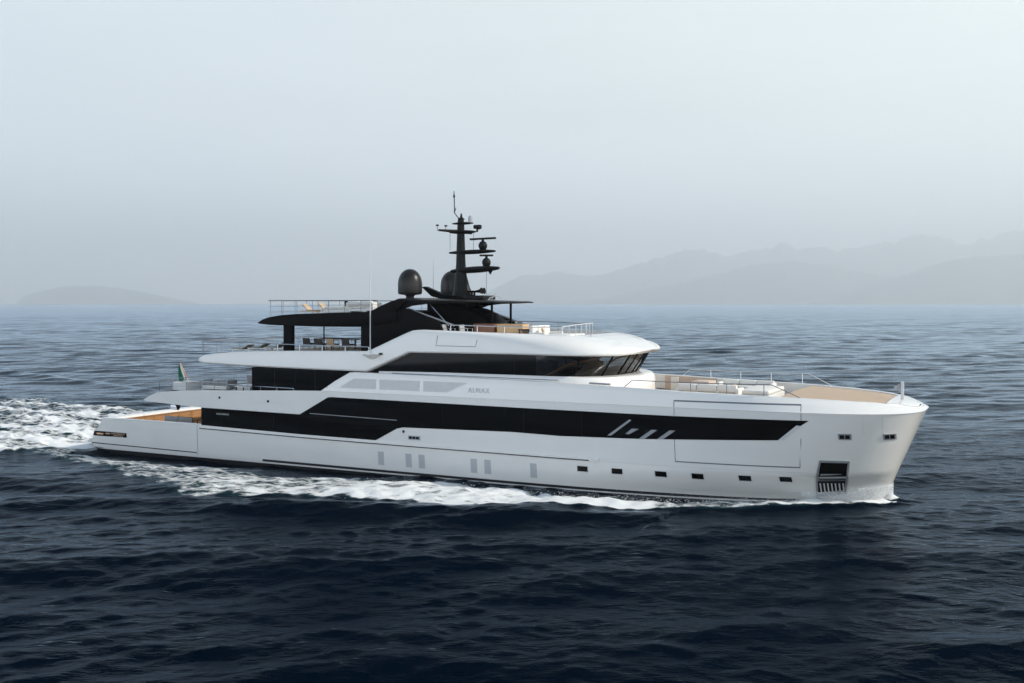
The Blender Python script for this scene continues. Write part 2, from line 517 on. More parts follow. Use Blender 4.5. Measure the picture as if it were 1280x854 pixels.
    def noise(vec, scale, detail=4, rough_=0.55, dist=0.0):
        x = node('ShaderNodeTexNoise'); x.inputs['Scale'].default_value = scale
        x.inputs['Detail'].default_value = detail; x.inputs['Roughness'].default_value = rough_; x.inputs['Distortion'].default_value = dist
        l.new(vec, x.inputs[0]); return x.outputs[0]

    geo = node('ShaderNodeNewGeometry')
    pos = geo.outputs['Position']
    mp = node('ShaderNodeMapping'); l.new(pos, mp.inputs[0]); mp.inputs['Rotation'].default_value = (0, 0, R(-12)); mp.inputs['Scale'].default_value = (0.55, 1.0, 1.0)
    mb_ = node('ShaderNodeMapping'); l.new(pos, mb_.inputs[0]); mb_.inputs['Rotation'].default_value = (0, 0, YAW); mb_.inputs['Scale'].default_value = (0.45, 1.0, 1.0)
    at_f = node('ShaderNodeAttribute', attribute_name='foam'); at_s = node('ShaderNodeAttribute', attribute_name='slope')
    foamv, slope = at_f.outputs['Fac'], at_s.outputs['Fac']
    # patches where wind ruffles the water more
    patchn = noise(mp.outputs[0], 0.035, 3, 0.5)
    r1 = noise(mp.outputs[0], 1.7, 5, 0.6, 0.3)
    r2 = noise(mp.outputs[0], 6.5, 4, 0.6, 0.2)
    near = math_('SUBTRACT', 1.0, math_('MULTIPLY', slope, 6.0), clamp=True)
    b1 = node('ShaderNodeBump'); b1.inputs['Distance'].default_value = 0.12
    l.new(math_('MULTIPLY', math_('ADD', near, 0.15), 0.55), b1.inputs['Strength']); l.new(r1, b1.inputs['Height'])
    b2 = node('ShaderNodeBump'); b2.inputs['Distance'].default_value = 0.022
    l.new(math_('MULTIPLY', near, 0.75), b2.inputs['Strength']); l.new(r2, b2.inputs['Height']); l.new(b1.outputs[0], b2.inputs['Normal'])
    rr = math_('ADD', math_('MULTIPLY', slope, 1.1), math_('ADD', 0.09, math_('MULTIPLY', patchn, 0.06)), clamp=True)
    body = node('ShaderNodeBsdfDiffuse')
    l.new(b2.outputs[0], body.inputs['Normal'])
    mir = node('ShaderNodeBsdfGlossy'); mir.inputs[0].default_value = (0.80, 0.92, 1.04, 1)
    l.new(rr, mir.inputs['Roughness']); l.new(b2.outputs[0], mir.inputs['Normal'])
    fr = node('ShaderNodeFresnel'); fr.inputs[0].default_value = 1.333; l.new(b2.outputs[0], fr.inputs['Normal'])
    frp = math_('MULTIPLY', math_('SUBTRACT', math_('POWER', fr.outputs[0], 1.90), 0.014, clamp=True), 1.06)
    # waves too small for the mesh still tilt the mirror: far water reflects less than a flat sheet
    fmr = node('ShaderNodeMapRange'); l.new(slope, fmr.inputs[0]); fmr.inputs[1].default_value = 0.085; fmr.inputs[2].default_value = 0.150; fmr.inputs[3].default_value = 1.0; fmr.inputs[4].default_value = 0.50
    fnz = noise(mp.outputs[0], 0.012, 4, 0.6)
    frp = math_('MULTIPLY', math_('MULTIPLY', frp, fmr.outputs[0]), math_('ADD', 0.86, math_('MULTIPLY', fnz, 0.28)))
    wat = node('ShaderNodeMixShader'); l.new(frp, wat.inputs[0]); l.new(body.outputs[0], wat.inputs[1]); l.new(mir.outputs[0], wat.inputs[2])
    # foam: lace of bubbles, breaking up as it gets thinner
    f1 = noise(mb_.outputs[0], 0.85, 7, 0.68, 0.9)
    f2 = noise(mb_.outputs[0], 7.5, 8, 0.78, 0.4)
    vor = node('ShaderNodeTexVoronoi', feature='DISTANCE_TO_EDGE'); vor.inputs['Scale'].default_value = 1.5
    wv = node('ShaderNodeVectorMath', operation='ADD'); l.new(mb_.outputs[0], wv.inputs[0])
    nd = node('ShaderNodeTexNoise'); nd.inputs['Scale'].default_value = 1.3; nd.inputs['Detail'].default_value = 4; l.new(mb_.outputs[0], nd.inputs[0])
    l.new(nd.outputs['Color'], wv.inputs[1]); l.new(wv.outputs[0], vor.inputs[0])
    lace = math_('SUBTRACT', 1.0, math_('MULTIPLY', vor.outputs[0], 3.2), clamp=True)
    tex = math_('ADD', math_('ADD', math_('MULTIPLY', f1, 0.50), math_('MULTIPLY', f2, 0.46)), math_('MULTIPLY', lace, 0.13))
    # tex is about 0.3 .. 0.75; the threshold falls as foam rises
    thr = math_('SUBTRACT', 0.92, math_('MULTIPLY', foamv, 0.62))
    fm = math_('MULTIPLY', math_('SUBTRACT', tex, thr), 7.5, clamp=True)
    fm = math_('MULTIPLY', fm, math_('MULTIPLY', foamv, 8.0, clamp=True))
    fb = node('ShaderNodeBump'); fb.inputs['Distance'].default_value = 0.12; fb.inputs['Strength'].default_value = 0.8
    l.new(math_('ADD', math_('MULTIPLY', f2, 0.6), math_('MULTIPLY', fm, 0.5)), fb.inputs['Height']); l.new(b1.outputs[0], fb.inputs['Normal'])
    fo_ = node('ShaderNodeBsdfPrincipled'); fo_.inputs['Base Color'].default_value = (0.74, 0.75, 0.75, 1); fo_.inputs['Roughness'].default_value = 0.9
    fo_.inputs['Specular IOR Level'].default_value = 0.2
    l.new(fb.outputs[0], fo_.inputs['Normal'])
    # aerated water under and around the foam is a paler blue green
    aer = node('ShaderNodeMix', data_type='RGBA'); l.new(math_('MULTIPLY', foamv, 0.55, clamp=True), aer.inputs[0])
    aer.inputs[6].default_value = (0.0005, 0.0030, 0.0078, 1); aer.inputs[7].default_value = (0.030, 0.075, 0.090, 1)
    l.new(aer.outputs[2], body.inputs[0])
    mx = node('ShaderNodeMixShader'); l.new(fm, mx.inputs[0]); l.new(wat.outputs[0], mx.inputs[1]); l.new(fo_.outputs[0], mx.inputs[2])
    out = node('ShaderNodeOutputMaterial'); l.new(mx.outputs[0], out.inputs[0])
    me.materials.append(m)
    o = bpy.data.objects.new('sea', me); COL.objects.link(o)
    tag(o, 'dark navy rippled sea with white foam along the yacht and behind its stern', 'sea', kind='structure')


build_sea()

# ------------------------------------------------------------------ far mountains
M_HILL = mat('hill_scrub', (0.17, 0.18, 0.18), 0.95, var=0.3, scale=0.002)
M_ROCK = mat('bare_rock', (0.30, 0.29, 0.27), 0.95, var=0.45, scale=0.003)


def px2lat(u, D): return (u - 640) / 1300 * D
def px2h(v, D): return (379.5 - v) / 1300 * D + CAM_H


def hills(name, label, prof, D, width, m, seed, rug=0.10):
    rnd = random.Random(seed)
    pts = [(px2lat(u, D), px2h(v, D)) for u, v in prof]
    x0, x1 = pts[0][0], pts[-1][0]
    n = 420; rows = []
    for j in range(-14, 15):
        d = j / 14
        row = []
        for i in range(n + 1):
            x = x0 + (x1 - x0) * i / n
            h = interp(x, pts) * (1 + 0.6 * rug * mnoise.ridged_multi_fractal(Vector((x / 900, seed, 0.5)), 0.7, 2.2, 6, 1.0, 2.0) - 0.6 * rug)
            nz = mnoise.fractal(Vector((x / width * 2.2, d * 3 + seed, seed * 1.7)), 0.9, 2.1, 5)
            shape = max(0.0, 1 - abs(d) ** 1.15)
            z = h * shape * (1 + rug * nz * (0.35 + 2.0 * abs(d))) - 6 * abs(d) ** 3
            row.append((x * (1 + d * width / D), D + d * width + nz * width * 0.05, z))
        rows.append(row)
    o = MB().grid(rows).build(name, m, None, smooth=True, weld=False)
    tag(o, label, 'hills', kind='structure')


hills('hills', 'pale jagged mountain range fading in haze on the right horizon',
      [(560, 379), (600, 371), (653, 345), (695, 341), (738, 344), (786, 334), (839, 321), (876, 316), (908, 324), (940, 317), (960, 311), (974, 305), (986, 309), (998, 316), (1012, 313), (1025, 310), (1046, 316), (1062, 309), (1078, 302), (1100, 306), (1115, 309), (1135, 305), (1152, 301), (1175, 300), (1190, 298), (1211, 308), (1225, 301), (1240, 298), (1264, 294), (1290, 293), (1330, 292), (1400, 297), (1520, 310)], 24500, 3800, M_ROCK, 3, 0.16)
hills('hills', 'smooth pale ridge in front of the jagged mountain range',
      [(700, 379), (760, 372), (812, 361), (860, 352), (908, 340), (950, 330), (993, 328), (1040, 331), (1060, 337), (1100, 345), (1150, 352), (1230, 362), (1330, 379)], 19500, 2500, M_HILL, 8, 0.06)
hills('hills', 'nearest pale slope rising at the right edge of the horizon',
      [(1010, 379), (1060, 369), (1090, 355), (1131, 345), (1160, 335), (1184, 329), (1221, 321), (1280, 319), (1340, 316), (1420, 326), (1550, 350)], 17500, 2200, M_HILL, 5, 0.06)
hills('hills', 'faint low headland on the left horizon',
      [(20, 379), (30, 370), (45, 365), (60, 362), (80, 358), (100, 357), (125, 358), (150, 361), (175, 364), (195, 369), (225, 375), (250, 379)], 23500, 1900, M_HILL, 9, 0.05)

# haze: the air between the camera and the mountains
hz = MB().box(-19500, 19500, -120, 29500, -8, 1950).build('haze', M_WHITE, None)
hz.data.materials.clear()
hm = bpy.data.materials.new('haze_air'); hm.use_nodes = True
hn, hl = hm.node_tree.nodes, hm.node_tree.links
hn.clear()
pv = hn.new('ShaderNodeVolumePrincipled'); pv.inputs['Color'].default_value = (0.925, 0.97, 1.0, 1)
pv.inputs['Density'].default_value = 1.2e-4; pv.inputs['Anisotropy'].default_value = 0.2
ho = hn.new('ShaderNodeOutputMaterial'); hl.new(pv.outputs[0], ho.inputs['Volume'])
hz.data.materials.append(hm)
tag(hz, 'pale bluish haze over the sea and the far mountains', 'haze', kind='stuff')
# ------------------------------------------------------------------ the yacht
YACHT = bpy.data.objects.new('motor_yacht', None); COL.objects.link(YACHT)
YACHT.location = (P0[0], P0[1], 0); YACHT.rotation_euler = (0, 0, -YAW)
tag(YACHT, 'large white motor yacht with black glass and black mast under way to the right', 'yacht')
Y = YACHT


def part(mb, name, m, parent=None, **k):
    return mb.build(name, m, parent or Y, **k)


# --- hull shell
XS_LOW = [(-1.2, -46.6), (-0.3, -47.2), (0.2, -48.0), (0.5, -48.0), (0.94, -47.72), (1.94, -46.93)]
XS_TOP = [(1.94, -38.55), (3.02, -38.55), (3.021, -38.7), (3.20, -43.0), (3.27, -43.38), (3.50, -42.95), (3.82, -42.14), (3.95, -40.6), (4.07, -38.3), (4.20, -34.6), (4.32, -31.3), (4.37, -29.6)]


def hull_grid(tab, zs, n=110):
    mb = MB()
    for s in (-1, 1):
        mb.grid([[(x, s * hb(x, z), z) for x in hull_x(interp(z, tab), xstem(z), n)] for z in zs])
    return mb


mb = hull_grid(XS_LOW, [-0.02 + 0.14 * i for i in range(14)] + [1.94])
mb2 = hull_grid(XS_TOP, [1.94, 2.2, 2.5, 2.8, 3.02, 3.021, 3.1, 3.2, 3.27, 3.38, 3.5, 3.66, 3.82, 3.95, 4.07, 4.2, 4.32, 4.37])
mb.add(mb2.v, mb2.f)
tr = []
for z in (-0.02, 0.2, 0.5, 0.94, 1.3, 1.94):
    x = interp(z, XS_LOW); tr.append([(x, -hb(x, z) + 2 * hb(x, z) * k / 10, z) for k in range(11)])
mb.grid(tr)
hull = part(mb, 'hull', M_WHITE, smooth=True)
mb = hull_grid(XS_LOW, [-1.2, -0.9, -0.6, -0.3, -0.02])
mb.grid([[(-46.6, -4.0 + 8.0 * k / 6, -1.2) for k in range(7)], [(-47.0, -4.6 + 9.2 * k / 6, -0.02) for k in range(7)]])
part(mb, 'antifouling', M_ANTI, hull, smooth=True)


def hp(x, z, off=0.0, side=-1): return hull_pt(x, z, off, side)


# --- upper bulwark: plan curve at the knuckle, top edge falls towards the bow
ZTOP = [(-29.55, 4.41), (-28.66, 4.95), (-27.65, 5.47), (-27.3, 5.50), (-26.3, 5.49), (-17.5, 5.39), (-12.2, 5.27), (-8.45, 5.14), (-5.3, 5.06), (-3.3, 5.0), (-1.5, 4.93), (0.3, 4.84), (1.2, 4.74), (1.65, 4.64), (1.86, 4.52)]
LEAN = [(-30, 0.05), (-9, 0.06), (-5, 0.40), (-3, 0.80), (-1, 1.25), (0.6, 1.55), (1.86, 1.7)]
ZK = 4.37
XT = xstem(ZK)


def bnormal(x):
    e = 0.015
    if x > XT - 0.03: return Vector((1, 0, 0))
    d = (hb(x + e, ZK) - hb(x - e, ZK)) / (2 * e)
    return Vector((-d, 1, 0)).normalized()


def bw(x, z, off=0.0, side=-1):
    nv = bnormal(x)
    k = 0.035 - interp(x, LEAN) * (z - ZK) + off
    return (x + nv.x * k, side * (hb(x, ZK) + nv.y * k), z)


xs_b = [-29.55, -29.1, -28.66, -28.1, -27.65, -27.3, -26.3] + [v for v in hull_x(-26.0, XT - 0.0005, 110, 2.6)] + [XT]
mb = MB()
CAPW = 0.24
for s in (-1, 1):
    rows = []
    for x in xs_b:
        zt = interp(x, ZTOP); nv = bnormal(x)
        fl = max(ZK - 0.35, zt - 0.8)
        r = []
        base = Vector((x, hb(x, ZK), ZK))
        r.append(base + nv * 0.0)
        r.append(base + nv * 0.035 + Vector((0, 0, 0.012)))
        for t in (0.25, 0.5, 0.75): 
            z = ZK + (zt - ZK) * t; r.append(base + nv * (0.035 - interp(x, LEAN) * (z - ZK)) + Vector((0, 0, z - ZK)))
        top = base + nv * (0.035 - interp(x, LEAN) * (zt - ZK)) + Vector((0, 0, zt - ZK))
        r.append(top - Vector((0, 0, 0.05)))
        r.append(top - nv * 0.02 - Vector((0, 0, 0.012)))
        r.append(top - nv * 0.06)
        cw = CAPW if x < 1.0 else max(0.07, CAPW * (1.3 - x) / 0.3)
        dep = fl - zt if x < 1.0 else -0.03
        r.append(top - nv * (cw - 0.03)); r.append(top - nv * cw - Vector((0, 0, 0.02)))
        r.append(top - nv * cw + Vector((0, 0, dep)))
        rows.append([(p.x, s * max(p.y, 0.0), p.z) for p in r])
    mb.grid(rows)
bul = part(mb, 'bulwark', M_WHITE, smooth=True)

# --- decks
mb = MB()
rows = []
for x in [-43.2, -42.4, -41, -38] + [-35 + 2.5 * i for i in range(13)]:
    h = hb(x, 3.5) - 0.05
    rows.append([(x, -h + 2 * h * k / 8, 3.9 if x > -42.3 else 3.35 + 0.5 * (x + 43.2)) for k in range(9)])
mb.grid(rows)
for k in (0,):
    mb.grid([[(x, -hb(x, 3.0) + 2 * hb(x, 3.0) * j / 8, z) for j in range(9)] for x, z in ((-43.36, 3.26), (-42.9, 3.2), (-38.6, 3.02), (-30, 2.98))])
    mb.grid([[(x, -hb(x, 3.3) + 2 * hb(x, 3.3) * j / 8, z) for j in range(9)] for x, z in ((-43.37, 3.27), (-42.93, 3.5), (-42.1, 3.86))])
part(mb, 'upper_deck', M_WHITE2)
# foredeck, slightly crowned, flush with the bulwark cap
mb = MB(); rows = []
for x in hull_x(-4.1, XT - 0.28, 30, 1.8):
    p = Vector(bw(x, interp(x, ZTOP), -CAPW - 0.02, 1)); z = interp(x, ZTOP) - 0.07
    rows.append([(p.x, -p.y + 2 * p.y * k / 14, z + 0.06 * (1 - (2 * k / 14 - 1) ** 2)) for k in range(15)])
mb.grid(rows)
part(mb, 'foredeck', M_TEAK, smooth=True)
mb = MB(); rows = []
for x in hull_x(0.85, XT - 0.004, 26, 1.8):
    p = Vector(bw(x, interp(x, ZTOP), -0.05, 1)); z = interp(x, ZTOP) + 0.008
    y = max(p.y, 0.0)
    rows.append([(p.x, -y + 2 * y * k / 10, z + 0.05 * (1 - (2 * k / 10 - 1) ** 2)) for k in range(11)])
mb.grid(rows)
part(mb, 'bow_platform', M_WHITE, smooth=True)
# sunken lounge in front of the wheelhouse
mb = MB(); rows = []
for x in (-12.6, -10, -8, -6, -4.9):
    h = hb(x, ZK) - 0.34; rows.append([(x, -h + 2 * h * k / 8, 4.42) for k in range(9)])
mb.grid(rows); part(mb, 'lounge_floor', M_TEAK)
mb = MB()
for s in (-1, 1):
    rows = []
    for x in [-12.4 + 0.5 * i for i in range(17)]:
        zt = interp(x, ZTOP); y = hb(x, ZK) - 0.33
        rows.append([(x, s * y, 4.4), (x, s * (y - 0.05), zt - 0.04), (x, s * (y + 0.03), zt - 0.035)])
    mb.grid(rows)
h = hb(-4.5, ZK) - 0.35
mb.add([(-4.9, -h, 4.4), (-4.9, h, 4.4), (-4.1, h, 4.93), (-4.1, -h, 4.93)], [(0, 1, 2, 3)])
lin = part(mb, 'lounge_lining', M_BEIGE)
for x in (-12.0, -9.35): part(MB().box(x, x + 0.42, 4.2, 4.36, 4.42, 5.16), 'lining_pillar', M_WHITE2, lin)

# --- after cockpit and transom
mb = MB()
mb.box(-46.6, -38.6, -4.35, 4.35, 0.95, 1.05); part(mb, 'cockpit_deck', M_TEAKV)
mb = MB()
for s in (-1, 1):
    rows = []
    for i in range(14):
        x = -46.93 + (8.4) * i / 13
        h = hb(x, 1.94)
        zt = 1.95
        rows.append([(x, s * h, 1.90), (x, s * (h + 0.01), 1.97), (x, s * (h - 0.02), zt + 0.05), (x, s * (h - 0.30), zt + 0.05), (x, s * (h - 0.32), 1.9)])
    mb.grid(rows)
# transom cap, thick and softly bowed
rows = []
for k in range(17):
    y = -4.66 + 9.32 * k / 16; b = 0.12 * (1 - (y / 4.66) ** 2)
    zc = 1.99 + 0.03 * (1 - (y / 4.66) ** 4)
    rows.append([(-46.97 - b, y, 1.88), (-46.9 - b, y, zc), (-46.5 - b, y, zc + 0.015), (-46.22 - b, y, zc - 0.02), (-46.16 - b, y, 1.84)])
mb.grid(rows)
part(mb, 'cockpit_capping', M_WHITE, smooth=True)
mb = MB()
mb.box(-46.3, -46.2, -4.34, 4.34, 1.05, 1.87)
for s in (-1, 1): mb.box(-46.2, -38.7, min(s * 4.33, s * 4.38), max(s * 4.33, s * 4.38), 1.05, 1.93)
part(mb, 'cockpit_lining', M_TEAKV)
mb = MB()
mb.box(-48.82, -47.6, -4.3, 4.3, 0.26, 0.44)
sp = part(mb, 'swim_platform', M_LGREY, bevel=0.05)
mb = MB(); mb.box(-48.74, -47.75, -4.2, 4.2, 0.444, 0.456); part(mb, 'platform_planking', M_TEAK, sp)
# dark patch painted for the shade in the quarter recess, polished fittings on it
M_BRONZE = mat('polished_bronze', (0.75, 0.50, 0.34), 0.22, metal=1.0)
for s in (-1, 1):
    qs = part(patch(MB(), [(-47.74, 1.12), (-44.87, 1.10), (-44.87, 0.82), (-47.86, 0.80)], hp, 0.012, 0.03, 0.4, 3, s), 'quarter_slot', M_BGLASS)
    for x0, x1, z0, z1 in ((-47.5, -46.9, .9, 1.0), (-46.7, -46.3, .95, 1.05), (-46.2, -45.0, 0.98, 1.06), (-46.0, -45.2, .86, .93)):
        part(patch(MB(), [(x0, z0), (x1, z0), (x1, z1), (x0, z1)], hp, 0.03, 0.03, 0.4, 2, s), 'slot_fitting', M_BRONZE, qs)

# --- black windows along the main deck
BAND = [(-38.56, 1.96), (-30.84, 1.83), (-25.88, 1.80), (-24.5, 2.52), (-24.1, 2.60), (-17.50, 2.73), (-14.81, 2.68), (-10.59, 2.78), (-4.03, 3.08), (-2.67, 4.03), (-8.87, 3.97), (-14.79, 3.98), (-17.49, 3.99), (-28.9, 4.05), (-29.12, 4.02), (-31.11, 2.97), (-38.56, 3.02)]
for s in (-1, 1):
    win = part(patch(MB(), BAND, hp, 0.014, 0.05, 0.35, 6, s), 'main_deck_window', M_BGLASS, smooth=True)
    # slanting mullion slats, pale grey put in for their reflections, and the sill piece
    for poly in ([(-10.62, 2.80), (-10.34, 2.80), (-9.70, 3.26), (-9.98, 3.26)], [(-9.70, 2.83), (-9.42, 2.83), (-8.80, 3.28), (-9.08, 3.28)],
                 [(-11.32, 2.98), (-11.12, 2.98), (-10.62, 3.26), (-10.98, 3.26)], [(-12.25, 2.86), (-12.05, 2.86), (-11.0, 3.66), (-11.1, 3.7)]):
        part(patch(MB(), poly, hp, 0.022, 0.02, 0.1, 3, s), 'mullion_reflection', M_GREY, win)
    part(patch(MB(), [(-4.03, 3.085), (-3.78, 3.10), (-2.98, 3.78), (-3.2, 3.80)], hp, 0.024, 0.03, 0.2, 3, s), 'window_reveal', M_SHELL, win)
    mb = MB(); strip(mb, [(-30.4, 3.06), (-24.5, 2.97)], hp, 0.035, 0.03, s); part(mb, 'side_handrail', M_GREY, win)
    for x in (-36.9, -33.0, -21.6, -16.8, -13.6):
        mb = MB(); strip(mb, [(x, 2.0 if x < -26 else 2.78), (x, 2.93 if x < -32 else 3.9)], hp, 0.02, 0.019, s); part(mb, 'glass_joint', M_MAST, win)
# after bulkhead of the saloon
mb = MB(); mb.box(-38.6, -38.5, -4.62, 4.62, 1.0, 3.0); part(mb, 'saloon_bulkhead', M_BGLASS)

# --- lines, louvres, ports and fittings on the topsides
for s in (-1, 1):
    mb = MB(); strip(mb, [(-33.9, 0.15), (-24.35, 0.13), (-14.9, 0.12), (-9.2, 0.12), (-3.6, 0.14)], hp, 0.13, 0.012, s)
    part(mb, 'boot_stripe', M_ANTI)
    mb = MB(); strip(mb, [(-48.0, 0.33), (-39.0, 0.26)], hp, 0.06, 0.012, s); part(mb, 'boot_stripe', M_ANTI)
    mb = MB()
    strip(mb, [(-38.7, 1.83), (-30, 1.71), (-24, 1.67), (-14.8, 1.63), (-12.75, 1.64)], hp, 0.07, 0.07, s, 0.09)
    rr_ = part(mb, 'rubbing_strake', M_WHITE)
    mb = MB(); strip(mb, [(-38.7, 1.765), (-30, 1.645), (-24, 1.605), (-14.8, 1.565), (-13.25, 1.57)], hp, 0.06, 0.045, s, 0.06)
    part(mb, 'strake_insert', M_RUB, rr_)
    mb = MB(); patch(mb, [(-13.2, 1.53), (-12.72, 1.55), (-12.72, 1.68), (-13.2, 1.68)], hp, 0.11, 0.12, 0.2, 2, s); part(mb, 'strake_end', M_WHITE, rr_)
    mb = MB(); strip(mb, [(-38.92, 0.1), (-38.92, 1.93)], hp, 0.03, 0.004, s); part(mb, 'hull_seam', M_LINE)
    mb = MB(); strip(mb, [(-12.5, 1.56), (-3.1, 1.60), (0.4, 1.46)], hp, 0.02, 0.004, s); part(mb, 'hull_seam', M_LGREY)
    mb = MB(); strip(mb, [(-9.0, 0.42), (-5.5, 0.46), (-2.65, 0.6)], hp, 0.02, 0.006, s); part(mb, 'hull_seam', M_LGREY)
    for x in (-25.6, -19.57, -15.1):
        mb = MB(); strip(mb, [(x, 4.05), (x, 4.36)], hp, 0.02, 0.004, s); part(mb, 'hull_seam', M_LGREY)
    # shell door
    for a_, b_, f_, w_ in (((-8.83, 1.81), (-3.14, 1.84), hp, .055), ((-8.82, 1.79), (-8.85, 2.87), hp, .035), ((-3.14, 1.82), (-3.03, 3.2), hp, .03), ((-3.0, 3.8), (-2.99, 4.35), hp, .03),
                           ((-8.86, 4.0), (-8.86, 4.35), hp, .03), ((-8.86, 4.70), (-3.0, 4.72), bw, .07), ((-8.86, 4.4), (-8.86, 4.7), bw, .03), ((-3.0, 4.4), (-3.0, 4.72), bw, .03)):
        mb = MB(); strip(mb, [a_, b_], f_, w_, 0.006, s); part(mb, 'shell_door_seam', M_LINE)
    for a_, b_ in (((-0.45, 3.5), (-0.42, 4.32)), ((0.32, 3.5), (0.36, 4.32)), ((-0.45, 3.5), (0.32, 3.5))):
        mb = MB(); strip(mb, [a_, b_], hp, 0.02, 0.004, s); part(mb, 'hatch_seam', M_SHELL)
    # hull louvres
    for x in (-25.56, -23.77, -22.94, -19.74, -18.92, -16.28):
        lo = part(patch(MB(), [(x - 0.19, 0.46), (x + 0.19, 0.46), (x + 0.17, 1.20), (x - 0.21, 1.20)], hp, 0.010, 0.03, 0.2, 4, s), 'hull_louvre', M_LOUV)
    # ports
    for x0, x1, z0, z1 in ((-13.86, -13.32, 0.99, 1.25), (-12.05, -11.50, 1.00, 1.26), (-9.85, -9.29, 1.02, 1.28), (-8.07, -7.52, 1.03, 1.29), (-5.89, -5.34, 1.07, 1.33), (-4.08, -3.56, 1.11, 1.36)):
        fr = part(patch(MB(), [(x0 - .04, z0 - .04), (x1 + .04, z0 - .04), (x1 + .04, z1 + .03), (x0 - .04, z1 + .03)], hp, 0.014, 0.05, 0.15, 3, s), 'porthole', M_SHELL)
        part(patch(MB(), [(x0, z0), (x1, z0), (x1, z1), (x0, z1)], hp, 0.020, 0.03, 0.15, 3, s), 'pane', M_BGLASS, fr, smooth=True)
    # fairleads
    for x0, x1, z0, z1, nb in ((-23.76, -23.02, 1.97, 2.19, 3), (-1.46, -0.93, 3.20, 3.47, 2), (0.32, 0.80, 3.18, 3.46, 2)):
        fr = part(patch(MB(), [(x0, z0), (x1, z0), (x1, z1), (x0, z1)], hp, 0.03, 0.05, 0.1, 3, s), 'fairlead', M_GREY)
        w = (x1 - x0 - 0.08) / nb
        for i in range(nb):
            a = x0 + 0.05 + i * w
            part(patch(MB(), [(a, z0 + .05), (a + w - .04, z0 + .05), (a + w - .04, z1 - .05), (a, z1 - .05)], hp, 0.036, 0.03, 0.1, 2, s), 'fairlead_opening', M_BLACK, fr)
    for x, z in ((-24.07, 2.38), (-33.4, 3.62), (-37.1, 3.68)):
        part(patch(MB(), [(x - .05, z - .06), (x + .05, z - .06), (x + .05, z + .06), (x - .05, z + .06)], hp, 0.05, 0.05, 0.1, 1, s), 'deck_light', M_BLACK)
    # anchor pocket
    ap = part(patch(MB(), [(-2.72, 0.26), (-1.46, 0.50), (-1.22, 1.3), (-1.07, 2.19), (-2.31, 2.21), (-2.56, 1.2)], hp, 0.035, 0.08, 0.08, 8, s), 'anchor_pocket', M_GREY)
    part(patch(MB(), [(-2.42, 1.45), (-1.28, 1.47), (-1.17, 2.10), (-2.25, 2.12)], hp, 0.045, 0.03, 0.1, 3, s), 'pocket_mirror', M_BGLASS, ap, smooth=True)
    part(patch(MB(), [(-2.45, 1.26), (-1.32, 1.28), (-1.30, 1.40), (-2.43, 1.39)], hp, 0.075, 0.04, 0.1, 2, s), 'anchor_roller', M_STEEL, ap)
    part(patch(MB(), [(-2.58, 0.58), (-1.48, 0.72), (-1.35, 1.22), (-2.48, 1.20)], hp, 0.045, 0.03, 0.1, 3, s), 'grille_back', M_BLACK, ap)
    for i in range(7):
        a = -2.46 + i * 0.155
        part(patch(MB(), [(a - 0.01, 0.63 + .012 * i), (a + 0.045, 0.63 + .012 * i), (a + 0.085, 1.10), (a + 0.03, 1.10)], hp, 0.065, 0.03, 0.1, 3, s), 'grille_bar', M_LGREY, ap)
    # louvres in the upper bulwark
    for a, b, c, d in ((-28.30, -25.86, -27.32, -25.82), (-25.62, -23.05, -25.62, -23.02), (-22.80, -21.34, -22.80, -20.08)):
        za, zb_ = 4.60, 5.15
        part(patch(MB(), [(a, za), (b, za), (d, zb_), (c, zb_)], bw, 0.008, 0.02, 0.2, 3, s), 'bulwark_louvre', M_SHELL)


def text_part(name, s, size, m, ax, az, surf, parent, spacing=1.0):
    cu = bpy.data.curves.new(name, 'FONT'); cu.body = s; cu.size = size; cu.extrude = 0.012; cu.space_character = spacing
    to = bpy.data.objects.new(name, cu); COL.objects.link(to)
    bpy.context.view_layer.update()
    me = bpy.data.meshes.new_from_object(to.evaluated_get(bpy.context.evaluated_depsgraph_get()))
    bpy.data.objects.remove(to)
    for v in me.vertices:
        x, y, z = v.co
        p = surf(ax + x, az + y, 0.014 + z, -1); v.co = p
    me.materials.clear(); me.materials.append(m); me.name = name
    o = bpy.data.objects.new(name, me); COL.objects.link(o); o.parent = parent
    return o


text_part('name_lettering', 'ALMAX', 0.36, M_BADGE, -20.05, 4.66, bw, bul, 1.12)
text_part('builder_lettering', 'SANLORENZO', 0.135, M_LGREY, -37.35, 2.66, hp, Y, 1.15)

# --- upper deck house and wheelhouse
def plan(x, x0, xt, W, p, e):
    if x <= x0: return W
    u = (x - x0) / (xt - x0)
    return 0.0 if u >= 1 else W * (1 - u ** p) ** e


def ring(x0, xt, W, p, e, z, xs, n=26):
    """half outline from xs on the side round to the centreline in front"""
    out = [(xs + (xt - xs) * (1 - (1 - i / n) ** 2.4)) for i in range(n + 1)]
    return [(x, plan(x, x0, xt, W, p, e), z) for x in out]


mb = MB()
for s in (-1, 1):
    mb.grid([[(x, s * y, z) for x, y, z in ring(-17, -12.9 + 0.72 * (z - 5.6), 4.28, 3.4, .5, z, -34.69)][:1] + [(-28.4, s * 4.66, z), (-26.8, s * 4.45, z), (-25.5, s * 4.30, z), (-16.4, s * 4.28, z)] for z in (3.9, 5.56)])
    mb.v[-10:] = [(x if abs(x + 34.69) > .01 else x, (s * 4.66 if x < -30 else y), z) for x, y, z in mb.v[-10:]]
    mb.grid([[(x, s * (4.40 if x < -26 else 4.28), z) for x in (-26.9, -16.4)] for z in (5.5, 6.66)])
mb.box(-34.69, -34.6, -4.66, 4.66, 3.9, 5.56)
mb.box(-16.45, -16.35, -4.28, 4.28, 3.9, 6.66)
mb.box(-26.9, -26.8, -4.4, 4.4, 5.0, 6.66)
dh = part(mb, 'upper_deck_window', M_BGLASS)
